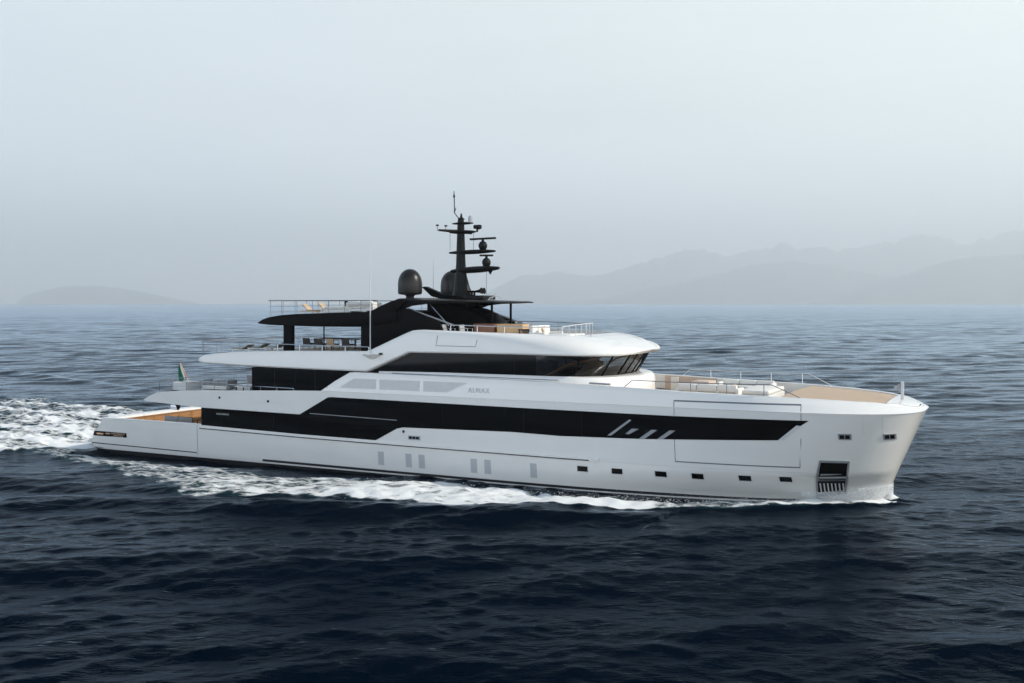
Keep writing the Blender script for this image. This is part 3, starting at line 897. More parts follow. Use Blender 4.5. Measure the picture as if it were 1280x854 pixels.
for x in (-33.0, -31.5, -30.1):
    part(MB().box(x, x + 0.03, -4.675, -4.64, 4.1, 5.52), 'glass_joint', M_MAST, dh)
for x in (-24.6, -21.5, -19.2, -17.6):
    part(MB().box(x, x + 0.03, -4.295, -4.26, 5.62, 6.6), 'glass_joint', M_MAST, dh)
# wheelhouse glass
mb = MB()
zz = [5.58 + 1.06 * k / 6 for k in range(7)]
rows = [ring(-16.4, -12.95 + 0.70 * (z - 5.6), 4.28, 3.6, .5, z, -16.36, 40) for z in zz]
mb.grid([[p for p in r] for r in rows]); mb.mirror()
part(mb, 'wheelhouse_glass', M_GLASS, smooth=True)
mb = MB()
for idx, w in ((12, .08), (23, .10), (31, .10), (36, .08)):
    for s in (-1, 1):
        a = Vector(rows[0][idx]); b = Vector(rows[-1][idx])
        a.y *= s; b.y *= s
        part(MB().tube([a, b], w / 2, 6), 'window_mullion', M_BLACK)
# wheelhouse inside: dark deck and console, warm ceiling lining, seats
mb = MB()
for z0, z1, k in ((5.50, 5.60, 0.03),):
    r0 = ring(-16.4, -12.95, 4.2, 3.6, .5, z0, -16.3, 20)
    mb.grid([[(p[0], p[1], z1), (p[0], -p[1], z1)] for p in r0])
part(mb, 'wheelhouse_sill', M_BLACK)
mb = MB(); mb.box(-14.4, -13.5, -2.6, 2.6, 5.5, 5.86); part(mb, 'helm_console', M_BLACK, bevel=0.05)
mb = MB()
mb.grid([[(p[0], p[1] * 0.98, 6.60), (p[0], -p[1] * 0.98, 6.60)] for p in ring(-16.4, -12.35, 4.2, 3.6, .5, 6.6, -16.3, 20)])
part(mb, 'ceiling_lining', M_DWOOD)
for s in (-1, 1):
    part(MB().tube([(-15.9, s * 3.9, 5.62), (-15.0, s * 3.3, 6.15), (-13.4, s * 2.5, 6.58)], 0.055, 6), 'wood_brace', M_DWOOD)
for s in (-0.8, 0.8):
    mb = MB(); mb.box(-15.2, -14.8, s - 0.3, s + 0.3, 5.4, 6.15); part(mb, 'helm_seat', M_DARKF, bevel=0.06)
# white coaming below the glass
mb = MB(); prof = []
for z, xt, W in ((4.4, -11.75, 4.44), (5.0, -11.78, 4.43), (5.44, -11.88, 4.42), (5.57, -12.02, 4.39), (5.62, -12.3, 4.34), (5.60, -12.9, 4.26)):
    prof.append(ring(-16.6, xt, W, 3.4, .5, z, -28.0 if False else -25.9, 40))
mb.grid(prof); mb.mirror()
part(mb, 'house_coaming', M_WHITE, smooth=True)
mb = MB(); strip_pts = [(x, -4.50, 5.40) for x in (-25, -20, -15.2)]
mb.tube([(-25, -4.46, 5.50), (-15.0, -4.46, 5.44), (-14.95, -4.46, 5.2)], 0.022, 6); part(mb, 'side_grab_rail', M_STEEL)
mb = MB(); mb.tube([(-13.3, -4.5, 5.36), (-12.2, -4.48, 5.33)], 0.05, 6); part(mb, 'mooring_bar', M_GREY)

# --- sun deck: one long moulding, thin aft, raised bulwark round the forward lounge
ZB = [(-39.32, 5.77), (-38.5, 5.68), (-34.7, 5.58), (-29.66, 5.53), (-26.5, 5.52), (-23.75, 6.63), (-17.5, 6.67), (-13, 6.63), (-12.3, 6.64), (-11.9, 6.70), (-11.62, 6.86)]
ZT = [(-39.32, 5.80), (-38.95, 6.0), (-38.14, 6.24), (-36, 6.44), (-33.3, 6.55), (-30, 6.62), (-26.5, 6.68), (-26.1, 6.80), (-23.9, 7.72), (-23.5, 7.85), (-23.0, 7.90), (-17.5, 7.76), (-14.8, 7.66), (-13.9, 7.57), (-13.1, 7.42), (-12.5, 7.26), (-12.0, 7.08), (-11.75, 6.98), (-11.62, 6.90)]
INS = [(-39.32, .05), (-26, .06), (-23.5, .10), (-20, .22), (-17.5, .45), (-14.8, 1.15), (-13.6, 1.7), (-12.8, 1.9), (-11.62, 0)]
ZM = [(-39.32, 5.79), (-38, 6.1), (-26.3, 6.62), (-23.5, 7.74), (-20, 7.62), (-17.5, 7.36), (-14.8, 7.0), (-13.2, 6.86), (-12.4, 6.84), (-11.62, 6.88)]


def hbf(x):
    if x < -38.3: return 4.78 - 0.55 * ((-38.3 - x) / 1.02) ** 2
    return plan(x, -19.5, -11.6, 4.78, 4.4, .44)


xs = sorted(set([-39.32, -39.2, -39.0, -38.7, -38.3, -37.5, -36, -34, -32, -30, -28, -26.5, -26.3, -26.1, -25.5, -25, -24.5, -24, -23.75, -23.5, -23.2, -22.8] + [round(-22 + (22 - 11.61) * (1 - (1 - i / 60) ** 1.9), 4) for i in range(61)]))
mb = MB()
deck_rows = []
for s in (-1, 1):
    rows = []
    for x in xs:
        h = hbf(x); zb, zt, zm, ins = interp(x, ZB), interp(x, ZT), interp(x, ZM), interp(x, INS)
        zb = min(zb, zt - 0.02); zm = min(max(zm, zb + 0.02), zt)
        ins = min(ins, h * 0.6)
        ht = h - ins
        rim = 0.22
        hi = max(ht - rim, 0)
        fly = -25.2 < x < -14.95
        zf = zt - (0.75 if fly else 0.02)
        if fly: zf = max(zf, 6.95)
        if x <= -25.2: zf = zt - 0.03
        r = [(x, 0, zb), (x, max(h - 1.2, 0), zb - 0.0), (x, max(h - 0.25, 0), zb), (x, max(h - 0.06, 0), zb + 0.03), (x, h, zb + 0.10 if zm - zb > .2 else (zb + zm) / 2), (x, h, zb + (zm - zb) * .6), (x, h - 0.01, zm - 0.05 if zm - zb > .2 else zm)]
        for t in (0.2, 0.45, 0.72, 0.9):
            r.append((x, h - ins * (t ** 1.25), zm + (zt - zm) * (1 - (1 - t) ** 1.9)))
        r += [(x, ht, zt), (x, hi, zt), (x, hi, zf), (x, hi * 0.5, zf), (x, 0, zf)]
        rows.append([(a, s * b, c) for a, b, c in r])
    mb.grid(rows)
sd = part(mb, 'sun_deck', M_WHITE, smooth=True)
mb = MB()
mb.grid([[(x, -hbf(x) + .3, interp(x, ZT) - 0.015), (x, hbf(x) - .3, interp(x, ZT) - 0.015)] for x in (-38.2, -36, -33.3, -30, -26.6)])
part(mb, 'sun_deck_planking', M_TEAK, sd)
# access panel seams
def fly_side(x, z, off=0.0, side=-1): return (x, side * (hbf(x) + off), z)


for s in (-1, 1):
    for a, b in (((-22.0, 7.06), (-19.6, 7.05)), ((-22.0, 7.06), (-21.9, 7.60)), ((-19.6, 7.05), (-19.5, 7.42))):
        mb = MB(); strip(mb, [a, b], fly_side, 0.03, 0.004, s); part(mb, 'panel_seam', M_LINE, sd)

# --- black hardtop with side wings
mb = MB()
HT = [(-34.34, 8.13), (-34.28, 8.2), (-34.0, 8.36), (-33.5, 8.50), (-32.6, 8.63), (-31.5, 8.70), (-29, 8.78), (-26.7, 8.84), (-26.3, 8.90), (-25.6, 9.2), (-25.0, 9.42), (-24.6, 9.50), (-24.2, 9.52), (-24.2, 9.2), (-25.6, 8.2), (-27.1, 8.0), (-30.0, 7.99), (-32.8, 8.03), (-33.8, 8.08)]
HTC = [(-34.34, 8.13), (-34.28, 8.2), (-34.0, 8.36), (-33.5, 8.50), (-32.6, 8.63), (-31.5, 8.70), (-29, 8.78), (-26.7, 8.84), (-24.6, 8.86), (-24.6, 8.3), (-27.1, 8.0), (-30.0, 7.99), (-32.8, 8.03), (-33.8, 8.08)]
mb.prism(HTC, -4.6, 4.6)
hard = part(mb, 'hardtop', M_BLACK, bevel=0.03)
for s in (-1, 1):
    part(MB().prism([(-26.9, 8.80), (-26.3, 8.90), (-25.6, 9.2), (-25.0, 9.42), (-24.6, 9.52), (-24.2, 9.55), (-24.2, 9.3), (-24.6, 8.9), (-25.2, 8.7)], min(s * 4.59, s * 4.05), max(s * 4.59, s * 4.05)), 'hardtop_fin', M_BLACK, hard, bevel=0.03)
# forward roof, thin plate
mb = MB(); rows = []
for i in range(25):
    x = -25.95 + 7.05 * i / 24
    u = (x + 25.95) / 7.05
    h = interp(u, [(0, 2.4), (0.1, 2.75), (0.16, 4.4), (0.38, 4.2), (0.55, 3.5), (0.71, 2.7), (0.85, 2.1), (0.94, 1.6), (1, 0.7)])
    zt_ = 9.60 - 0.22 * u; zb_ = 9.30 + 0.03 * u
    h = max(h, .5)
    rows.append([(x, -h, (zt_ + zb_) / 2), (x, -h + .06, zt_ - .01), (x, -h * .5, zt_ + .03), (x, 0, zt_ + .04), (x, h * .5, zt_ + .03), (x, h - .06, zt_ - .01), (x, h, (zt_ + zb_) / 2), (x, h - .1, zb_), (x, 0, zb_), (x, -h + .1, zb_)])
mb.grid(rows, close=True)
mb.f.append(tuple(range(9, -1, -1))); nn = len(mb.v); mb.f.append(tuple(range(nn - 10, nn)))
part(mb, 'forward_roof', M_MAST, hard, smooth=True)
# wings: lower panel, slanting window opening above it, swept foot
for s in (-1, 1):
    y0, y1 = (-4.42, -4.28) if s < 0 else (4.28, 4.42)
    lower = [(-27.1, 6.5), (-26.3, 6.5), (-24.3, 7.4), (-23.2, 7.72), (-22.0, 7.72), (-21.8, 7.85), (-22.0, 8.28), (-23.9, 8.98), (-24.25, 9.04), (-24.6, 9.4), (-26.5, 8.7), (-27.1, 8.3)]
    wg = part(MB().prism(lower, y0, y1), 'side_wing', M_BLACK, bevel=0.02)
    part(MB().prism([(-24.3, 9.0), (-23.8, 9.17), (-22.9, 9.27), (-21.6, 9.3), (-20.9, 9.34), (-20.9, 9.42), (-24.7, 9.42)], y0, y1), 'wing_top', M_BLACK, wg)
    ys_ = -3.7 * (-s) if s > 0 else -3.7
    if s < 0: part(MB().tube([(-23.15, s * 3.6, 9.3), (-21.9, s * 3.6, 8.1)], 0.035, 6), 'chrome_strut', M_STEEL, wg)
    part(MB().tube([(-24.22, s * 4.05, 9.02), (-22.5, s * 4.05, 8.5), (-21.3, s * 4.05, 8.12)], 0.05, 6), 'highlight_edge', M_GREY, wg)  # grey tube added for the bright highlight along the opening's lower edge
    part(MB().box(-20.63, -20.53, s * 1.15 - .05, s * 1.15 + .05, 6.95, 9.33), 'roof_post', M_BLACK)
    part(MB().box(-32.86, -32.26, s * 3.9 - .16, s * 3.9 + .16, 6.5, 8.1), 'hardtop_leg', M_BLACK, bevel=0.03)
    part(MB().tube([(-30.03, s * 3.9, 6.55), (-30.03, s * 3.9, 8.05)], 0.04, 8), 'hardtop_pole', M_BLACK)
# central house under the mast, with a warm interior seen through the opening
mb = MB().prism([(-24.9, 6.9), (-20.75, 6.9), (-20.75, 8.1), (-21.1, 8.42), (-21.6, 8.7), (-22.1, 8.92), (-22.7, 9.1), (-23.3, 9.18), (-23.8, 9.42), (-24.9, 9.42)], -1.0, 1.35)
part(mb, 'mast_house', M_BLACK, bevel=0.03)
part(MB().box(-28.5, -28.0, -1.2, 1.2, 6.6, 8.02), 'pantry_wall', M_MAST, bevel=0.02)
part(MB().box(-28.0, -27.75, -1.3, -1.15, 6.6, 8.02), 'pantry_edge', M_LGREY)
part(MB().box(-26.9, -26.8, -4.1, 4.1, 6.7, 8.9), 'hardtop_bulkhead', M_BLACK)

# --- mast
MX = -23.2
mb = MB(); rows = []
for z, a0, a1, w in ((9.5, -0.75, 1.35, .55), (9.62, -.7, 1.25, .5), (9.8, -.55, .75, .42), (10.2, -.45, .55, .34), (10.9, -.38, .34, .26), (11.6, -.32, .26, .22), (12.8, -.28, .22, .2), (13.9, -.24, .18, .17), (14.2, -.2, .15, .15)):
    rows.append([(MX + (a0 + a1) / 2 + (a1 - a0) / 2 * math.cos(2 * math.pi * k / 16), w * math.sin(2 * math.pi * k / 16), z) for k in range(16)])
mb.grid(rows, close=True); mb.f.append(tuple(len(mb.v) - 1 - k for k in range(16)))
mast = part(mb, 'mast', M_MAST, smooth=True)


def spreader(x0, x1, z, w, t, dz=0.0):
    mb = MB(); rows = []
    for i in range(13):
        u = i / 12; x = x0 + (x1 - x0) * u
        e = max(math.sin(math.pi * min(max(u, .03), .97)) ** 0.35, .05)
        rows.append([(x, w * e * math.cos(2 * math.pi * k / 12), z + dz * u + t * e * math.sin(2 * math.pi * k / 12)) for k in range(12)])
    mb.grid(rows, close=True)
    mb.f.append(tuple(range(11, -1, -1))); nn = len(mb.v); mb.f.append(tuple(range(nn - 12, nn)))
    return part(mb, 'spreader', M_MAST, mast, smooth=True)


spreader(-23.75, -22.45, 13.92, 0.25, 0.08)
spreader(-23.9, -22.3, 13.42, 0.45, 0.11)
part(MB().tube([(-23.5, -2.0, 13.42), (-23.3, 0, 13.45), (-23.2, 1.2, 13.42)], [0.06, 0.11, 0.06], 8), 'crosstree', M_MAST, mast)
spreader(-23.95, -21.0, 12.24, 0.3, 0.13, 0.04)
spreader(-23.85, -20.75, 11.17, 0.32, 0.19, 0.14)
part(MB().tube([(-21.3, 0, 11.2), (-21.3, 0, 10.95)], [0.16, 0.02], 10), 'spreader_tip', M_MAST, mast)


def radar(x, z, r, L, ang):
    mb = MB(); mb.lathe([(.10, -r - .05), (r * .75, -r + 0.02), (r, -r * .3), (r * 1.0, r * .2), (r * .7, r * .75), (.08, r * .95), (.07, r + .12)], (x, 0, z), 16)
    rd = part(mb, 'radar', M_MAST, mast, smooth=True)
    M = Matrix.Translation((x, 0, z + r + 0.13)) @ Matrix.Rotation(R(ang), 4, 'Z') @ Matrix.Rotation(R(-2), 4, 'Y')
    mb = MB(); mb.box(-L / 2, L / 2, -.09, .09, -.055, .055, M); part(mb, 'radar_antenna', M_MAST, mast, bevel=0.03)


radar(-21.78, 12.62, 0.25, 1.55, 12)
radar(-21.55, 11.66, 0.25, 0.95, 72)
part(MB().ell((-22.05, 0, 13.66), (0.16, 0.16, 0.13)), 'searchlight', M_MAST, mast, smooth=True)
part(MB().box(-22.35, -21.9, -.12, .12, 13.58, 13.80), 'camera_head', M_MAST, mast, bevel=0.04)
part(MB().tube([(-22.15, 0, 13.4), (-22.15, 0, 13.6)], .06, 8), 'camera_stalk', M_MAST, mast)
part(MB().lathe([(0.001, .42), (.10, .36), (.12, .2), (.12, 0)], (-22.6, 0, 13.95), 12), 'gps_antenna', M_GREY, mast, smooth=True)
for x, yy in ((-23.9, -1.5), (-23.7, -0.9)):
    part(MB().ell((x, yy, 13.74), (0.10, 0.10, 0.05)).tube([(x, yy, 13.42), (x, yy, 13.72)], .015, 5), 'gps_mushroom', M_MAST, mast, smooth=True)
part(MB().tube([(MX, 0, 14.15), (MX - .25, 0, 14.3), (MX - .45, 0, 14.55), (MX - .47, 0, 15.45)], .028, 6), 'whip_antenna', M_MAST, mast)
part(MB().tube([(MX - .45, 0, 14.55), (MX - .35, 0, 14.85)], .02, 6), 'whip_antenna', M_MAST, mast)
part(MB().lathe([(.02, -.1), (.07, 0), (.03, .12), (.015, .32), (.001, .34)], (MX - .48, 0, 15.5), 10), 'wind_sensor', M_MAST, mast, smooth=True)
part(MB().lathe([(.2, 0), (.22, .03), (.08, .1), (.04, .32), (.001, .36)], (MX, 0, 14.16), 12), 'masthead_light', M_MAST, mast, smooth=True)
for a, b in (((-23.95, 0, 12.4), (-23.95, 0, 13.4)), ((-22.4, 0, 12.35), (-22.4, 0, 13.4)), ((-21.55, 0, 9.8), (-21.55, 0, 11.15))):
    part(MB().tube([a, b], .01, 4), 'wire_aerial', M_MAST, mast)
part(MB().box(-23.0, -21.35, -.75, .75, 9.52, 9.76), 'mast_plinth', M_MAST, bevel=0.05)
for yy, k in ((-0.45, 0.0), (-0.15, 0.05)):
    mb = MB(); mb.tube([(-22.55, yy, 9.98), (-22.0, yy, 9.98), (-21.75, yy, 10.0), (-21.6, yy, 10.02)], [.05, .06, .10, .19], 10)
    mb.box(-22.3, -22.2, yy - .04, yy + .04, 9.74, 9.96); part(mb, 'horn', M_BLACK, smooth=True)
# swept fin on the roof
mb = MB().prism([(-25.35, 10.26), (-25.1, 10.28), (-24.0, 9.85), (-22.6, 9.68), (-22.6, 9.55), (-24.0, 9.55), (-24.7, 9.72)], -0.9, -0.5)
part(mb, 'roof_fin', M_BLACK, bevel=0.03)
for s in (-1, 1):
    mb = MB().lathe([(.001, 1.56), (.14, 1.55), (.28, 1.5), (.42, 1.4), (.53, 1.27), (.62, 1.1), (.67, .92), (.69, .7), (.69, .25), (.67, .17), (.6, .12), (.45, .1), (.3, .08), (.22, 0), (.26, -.14)], (-25.35 if s < 0 else -25.05, s * 2.1, 9.70), 40)
    part(mb, 'satellite_dome', M_DOME, smooth=True)
for x, yy, z0, z1, r, m in ((-26.15, -4.87, 6.55, 12.3, .026, M_LGREY), (-24.9, -0.3, 9.5, 11.9, .012, M_GREY)):
    part(MB().tube([(x, yy, z0), (x, yy, (z0 + z1) / 2), (x, yy, z1)], [r * 1.25, r, r * .35], 6), 'whip_antenna', m)
mb = MB(); mb.lathe([(.001, .03), (.5, .02), (.55, 0), (.35, -.1), (.1, -.24), (.001, -.26)], (-26.05, -4.85, 6.5), 20); part(mb, 'antenna_bracket', M_WHITE, smooth=True)
part(MB().box(-25.6, -25.4, -4.86, -4.79, 6.5, 6.6), 'deck_light', M_BLACK)
# small white dome light on the forward roof
part(MB().tube([(-20.0, -2.6, 9.5), (-19.9, -2.6, 9.62), (-19.5, -2.6, 9.72), (-19.2, -2.6, 9.62)], .03, 6).tube([(-19.9, -2.5, 9.5), (-19.6, -2.5, 9.82)], .02, 5), 'roof_aerial', M_LGREY)


# --- railings
def railing(path, heights, posts, mids=(0.5,), rtop=0.022, rp=0.018, m=M_DSTEEL, mp=None, name='railing'):
    """path: list of base points; heights: rail height above each; posts: spacing"""
    base = [Vector(p) for p in path]
    if isinstance(heights, (int, float)): heights = [heights] * len(base)
    top = [b + Vector((0, 0, h)) for b, h in zip(base, heights)]
    mb = MB().tube(top, rtop, 6)
    for t in mids: mb.tube([b.lerp(q, t) for b, q in zip(base, top)], 0.007, 4)
    rl = part(mb, name, m)
    segs = [(top[i + 1] - top[i]).length for i in range(len(top) - 1)]
    tot = sum(segs); n = max(1, round(tot / posts))
    for k in range(n + 1):
        d = tot * k / n; i = 0
        while i < len(segs) - 1 and d > segs[i]: d -= segs[i]; i += 1
        t = min(d / segs[i], 1)
        part(MB().tube([base[i].lerp(base[i + 1], t), top[i].lerp(top[i + 1], t)], rp, 6), 'post', mp or m, rl)
    return rl


# upper deck aft: athwart at the stern and along both sides
railing([(-42.2, -4.55, 3.84), (-42.2, 4.55, 3.84)], 0.72, 1.15, (0.33, 0.66), m=M_DSTEEL)
for s in (-1, 1):
    railing([(-42.2, s * 4.55, 3.84), (-38.9, s * 4.6, 4.02), (-36.5, s * 4.62, 4.08)], [0.72, 0.48, 0.36], 1.2, (0.5,))
    railing([(-36.5, s * 4.6, 4.12), (-31.6, s * 4.68, 4.26)], [0.34, 0.16], 1.35, (), 0.03, 0.025, M_STEEL, M_STEEL)
# sun deck aft
railing([(-38.6, -4.55, 6.2), (-38.6, 4.55, 6.2)], 0.85, 1.1, (0.33, 0.66))
for s in (-1, 1):
    railing([(-38.6, s * 4.55, 6.2), (-36, s * 4.6, 6.42), (-32.8, s * 4.62, 6.55)], [0.85, 0.58, 0.40], 1.3, (0.5,))
    railing([(-32.8, s * 4.62, 6.55), (-26.4, s * 4.64, 6.66)], [0.40, 0.24], 1.6, (), 0.03, 0.028, M_STEEL, M_STEEL)
# hardtop lounge
railing([(-26.2, -4.1, 8.85), (-33.9, -4.1, 8.45), (-33.9, 4.1, 8.45), (-26.2, 4.1, 8.85)], [0.62, 1.02, 1.02, 0.62], 1.15, (0.33, 0.66), 0.03, 0.016)
# forward sun deck
railing([(-21.4, -4.25, 7.8), (-18.6, -4.15, 7.74), (-16.6, -4.0, 7.68), (-15.1, -3.8, 7.64)], [0.36, 0.36, 0.4, 0.46], 1.7, (), 0.028, 0.025, M_STEEL, M_STEEL)
railing([(-15.1, -3.8, 7.62), (-15.0, -2.0, 7.62), (-15.1, -0.4, 7.62), (-15.4, 1.0, 7.62), (-16.0, 2.2, 7.62)], [0.48, .58, .60, .60, 0.56], 0.75, (), 0.022, 0.016, M_SHELL, M_SHELL)
railing([(-16.0, 2.2, 7.62), (-17.2, 3.4, 7.62), (-18.6, 4.1, 7.7), (-22.5, 4.2, 7.8)], [0.56, 0.52, 0.48, 0.45], 1.7, (0.5,), 0.028, 0.018)
# foredeck lounge rails
for s in (-1, 1):
    def bp(x): return Vector(bw(x, interp(x, ZTOP), -0.12, s))
    hs = [0.02, 0.36, 0.40, 0.44, 0.50, 0.54, 0.02]
    pts = [bp(x) for x in (-11.4, -11.0, -9.2, -7.3, -5.6, -4.35, -3.1)]
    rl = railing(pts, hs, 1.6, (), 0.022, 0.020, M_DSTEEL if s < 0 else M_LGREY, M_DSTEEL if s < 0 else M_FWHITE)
railing([bw(-2.9, 4.94, -.12, 1), bw(-1.8, 4.88, -.12, 1), bw(-0.4, 4.8, -.12, 1)], [0.02, 0.05, 0.02], 0.9, (), 0.03, 0.02, M_WHITE2)
# jackstaff
mb = MB().box(0.72, 0.86, -.05, .05, 4.72, 5.62); js = part(mb, 'jackstaff', M_LGREY, bevel=0.02)

# ------------------------------------------------------------------ things standing on the yacht (local frames: x forward, y port)
def lounger(label, loc, rz, fabric, group, frame=None):
    t = thing('sun_lounger', label, 'sun lounger', loc, rz, group)
    frame = frame or M_LWOOD
    fr = MB()
    for s in (-1, 1): fr.box(-0.95, 0.85, s * 0.30 - .025, s * 0.30 + .025, 0.22, 0.28)
    for x in (-0.95, 0.80): fr.box(x, x + .05, -.3, .3, 0.225, 0.275)
    for x in (-.45, .1, .5): fr.box(x, x + .05, -.29, .29, 0.23, 0.27)
    part(fr, 'frame', frame, t)
    for x in (-0.8, 0.7):
        for s in (-1, 1): part(MB().box(x - .025, x + .025, s * .30 - .024, s * .30 + .024, 0, 0.225), 'leg', frame, t)
    part(MB().box(-0.15, 0.9, -.29, .29, .28, .38), 'mattress', fabric, t, bevel=0.03)
    M = Matrix.Translation((-0.15, 0, .29)) @ Matrix.Rotation(R(38), 4, 'Y')
    part(MB().box(-0.78, 0, -.29, .29, 0, .10, M), 'backrest', fabric, t, bevel=0.03)
    return t


def sofa(name, label, loc, rz, L, D, fabric, base=None, hb_=0.38, hs=0.40, cushions=2, arms=True, cat='sofa', group=None, seat_th=.16):
    t = thing(name, label, cat, loc, rz, group)
    part(MB().box(-L / 2, L / 2, -D / 2, D / 2, 0.04, hs - seat_th), 'base', base or M_WHITE2, t, bevel=0.02)
    n = max(1, cushions)
    for i in range(n):
        a = -L / 2 + i * L / n + .012; b = a + L / n - .024
        part(MB().box(a, b, -D / 2 + .01, D / 2 - .18, hs - seat_th + .002, hs), 'seat_cushion', fabric, t, bevel=0.045, seg=3)
        part(MB().box(a, b, D / 2 - .20, D / 2 - .0, hs - .02, hs + hb_), 'back_cushion', fabric, t, bevel=0.06, seg=3)
    if arms:
        for s in (-1, 1): part(MB().box(s * L / 2 - .09, s * L / 2 + .09, -D / 2, D / 2, .05, hs + .18), 'armrest', fabric, t, bevel=0.05, seg=3)
    return t


def table(name, label, loc, rz, L, D, h, m, group=None, legs=True, mleg=None):
    t = thing(name, label, 'table', loc, rz, group)
    part(MB().box(-L / 2, L / 2, -D / 2, D / 2, h - .05, h), 'table_top', m, t, bevel=0.012)
    for sx in (-1, 1):
        for sy in (-1, 1):
            part(MB().box(sx * (L / 2 - .08) - .03, sx * (L / 2 - .08) + .03, sy * (D / 2 - .08) - .03, sy * (D / 2 - .08) + .03, 0, h - .05), 'leg', mleg or m, t)
    return t


def chair(label, loc, rz, seatm, framem, group, h=0.45, hbk=.42, w=.55):
    t = thing('deck_chair', label, 'chair', loc, rz, group)
    part(MB().box(-w / 2, w / 2, -w / 2, w / 2, h - .1, h), 'seat', seatm, t, bevel=0.03)
    M = Matrix.Translation((-w / 2 + .04, 0, h - .02)) @ Matrix.Rotation(R(-10), 4, 'Y')
    part(MB().box(-.05, .03, -w / 2 + .02, w / 2 - .02, 0, hbk, M), 'backrest', seatm, t, bevel=0.025)
    for s in (-1, 1):
        part(MB().tube([(-w / 2 + .02, s * (w / 2), h + .2), (w / 2 - .05, s * (w / 2), h + .18), (w / 2 - .03, s * (w / 2), 0)], .018, 6), 'armrest', framem, t)
        part(MB().tube([(-w / 2 + .03, s * (w / 2 - .03), h - .08), (-w / 2 - .02, s * (w / 2 - .03), 0)], .018, 6), 'leg', framem, t)
    return t


def block(name, label, cat, loc, rz, dims, m, bevel=.02, group=None):
    t = thing(name, label, cat, loc, rz, group)
    L, D, h = dims
    part(MB().box(-L / 2, L / 2, -D / 2, D / 2, 0.0, h - .04), 'body', m, t, bevel=bevel)
    return t


def cushion(label, loc, rz, m, w=.5, h=.42, th=.14, tilt=18, group=None):
    """a loose throw cushion leaning back: one mesh with its own origin"""
    mb = MB(); rows = []
    for i in range(9):
        u = -1 + 2 * i / 8; row = []
        for k in range(9):
            v = -1 + 2 * k / 8
            b = (1 - u ** 4) * (1 - v ** 4)
            row.append((th / 2 * (0.12 + .88 * b ** .5), u * w / 2 * (1 - .06 * v * v), v * h / 2 * (1 - .06 * u * u) + h / 2))
        rows.append(row)
    mb.grid(rows); mb.grid([[(-a, b, c) for a, b, c in r] for r in rows])
    n = 9
    edge = [(i, 0) for i in range(9)] + [(8, k) for k in range(1, 9)] + [(i, 8) for i in range(7, -1, -1)] + [(0, k) for k in range(7, 0, -1)]
    for (i, k), (i2, k2) in zip(edge, edge[1:] + edge[:1]): mb.f.append((i * n + k, i2 * n + k2, 81 + i2 * n + k2, 81 + i * n + k))
    Mx = Matrix.Rotation(R(-tilt), 4, 'Y')
    mb.v = [tuple(Mx @ Vector(v)) for v in mb.v]
    o = mb.build('cushion', m, None, smooth=True)
    o.location = b2w(*loc); o.rotation_euler = (0, 0, rz - YAW)
    return tag(o, label, 'cushion', group)


PI = math.pi
# --- foredeck lounge
FL = 4.425
g = 'seating in the foredeck lounge'
sofa('sofa', 'white sofa with grey seat cushions along the near side of the foredeck lounge', (-7.9, -2.2, FL), PI, 3.0, 1.0, M_CUSH, hb_=.34, hs=.60, cushions=3, group=g)
sofa('sofa', 'long white sofa along the far railing of the foredeck lounge', (-7.3, 2.6, FL), 0, 2.8, 1.0, M_CUSH, hb_=.28, hs=.52, cushions=3, group=g)
b_ = block('sunpad', 'thick white sunpad at the forward end of the foredeck lounge', 'sunpad', (-5.75, -0.4, FL), 0, (1.5, 3.4, .50), M_WHITE2)
part(MB().box(-.74, .74, -1.68, 1.68, .47, .68), 'mattress', M_CUSH, b_, bevel=0.07, seg=3)
for i, (x, yv, l, m_) in enumerate(((-8.75, -2.55, 'light grey cushion propped at the aft end of the near foredeck sofa', M_GCUSH), (-7.75, -2.6, 'grey cushion in the middle of the near foredeck sofa', M_LGREY))):
    cushion(l, (x, yv + .25, FL + .61), -PI / 2, m_, .62, .34, .16, 14, 'cushions in the foredeck lounge')
cushion('tan cushion leaning against the white sunpad on the foredeck', (-6.75, -1.4, FL + .61), 0, M_TAN, .42, .32, .14, 25, 'cushions in the foredeck lounge')
cushion('dark brown cushion leaning beside the tan one on the foredeck', (-7.0, -1.9, FL + .61), .3, M_DARKF, .40, .30, .14, 25, 'cushions in the foredeck lounge')
tb = thing('ottoman', 'low white wedge of a seat aft of the foredeck sofas', 'ottoman', (-10.0, -1.6, FL), 0)
part(MB().prism([(-.8, .05), (.9, .05), (.9, .60), (.6, .66), (-.8, .30)], -.8, .8), 'seat_cushion', M_CUSH, tb, bevel=.05)
table('side_table', 'small tan table between the foredeck sofas', (-8.3, .5, FL), 0, 1.0, .8, .42, M_LWOOD)
block('storage_locker', 'beige wedge locker by the far side of the foredeck lounge', 'locker', (-9.75, 3.0, FL), 0, (1.0, 1.4, .72), M_BEIGE)

# --- forward sun deck lounge
FD = 6.96
t = block('bar_cabinet', 'light oak cabinet on the forward sun deck beside the roof post', 'cabinet', (-18.75, -2.15, FD), 0, (1.55, .8, 1.24), M_LWOOD)
part(MB().box(-.79, .79, -.42, .42, 1.202, 1.23), 'worktop', M_LWOOD, t)
t = block('bar_cabinet', 'dark reddish wood cabinet just behind the light oak one', 'cabinet', (-20.3, -2.2, FD), 0, (1.25, .8, 1.24), M_DWOOD)
part(MB().box(-.64, .64, -.42, .42, 1.202, 1.23), 'worktop', M_DWOOD, t)
sofa('sofa', 'white sofa with plump cushions at the front of the sun deck lounge', (-16.75, -2.2, FD), PI / 2, 2.2, .95, M_CUSH, hb_=.52, hs=.66, cushions=3)
t = block('sunpad', 'flat white sunpad in front of the sun deck sofa', 'sunpad', (-15.75, -1.9, FD), 0, (1.3, 2.4, .44), M_WHITE2)
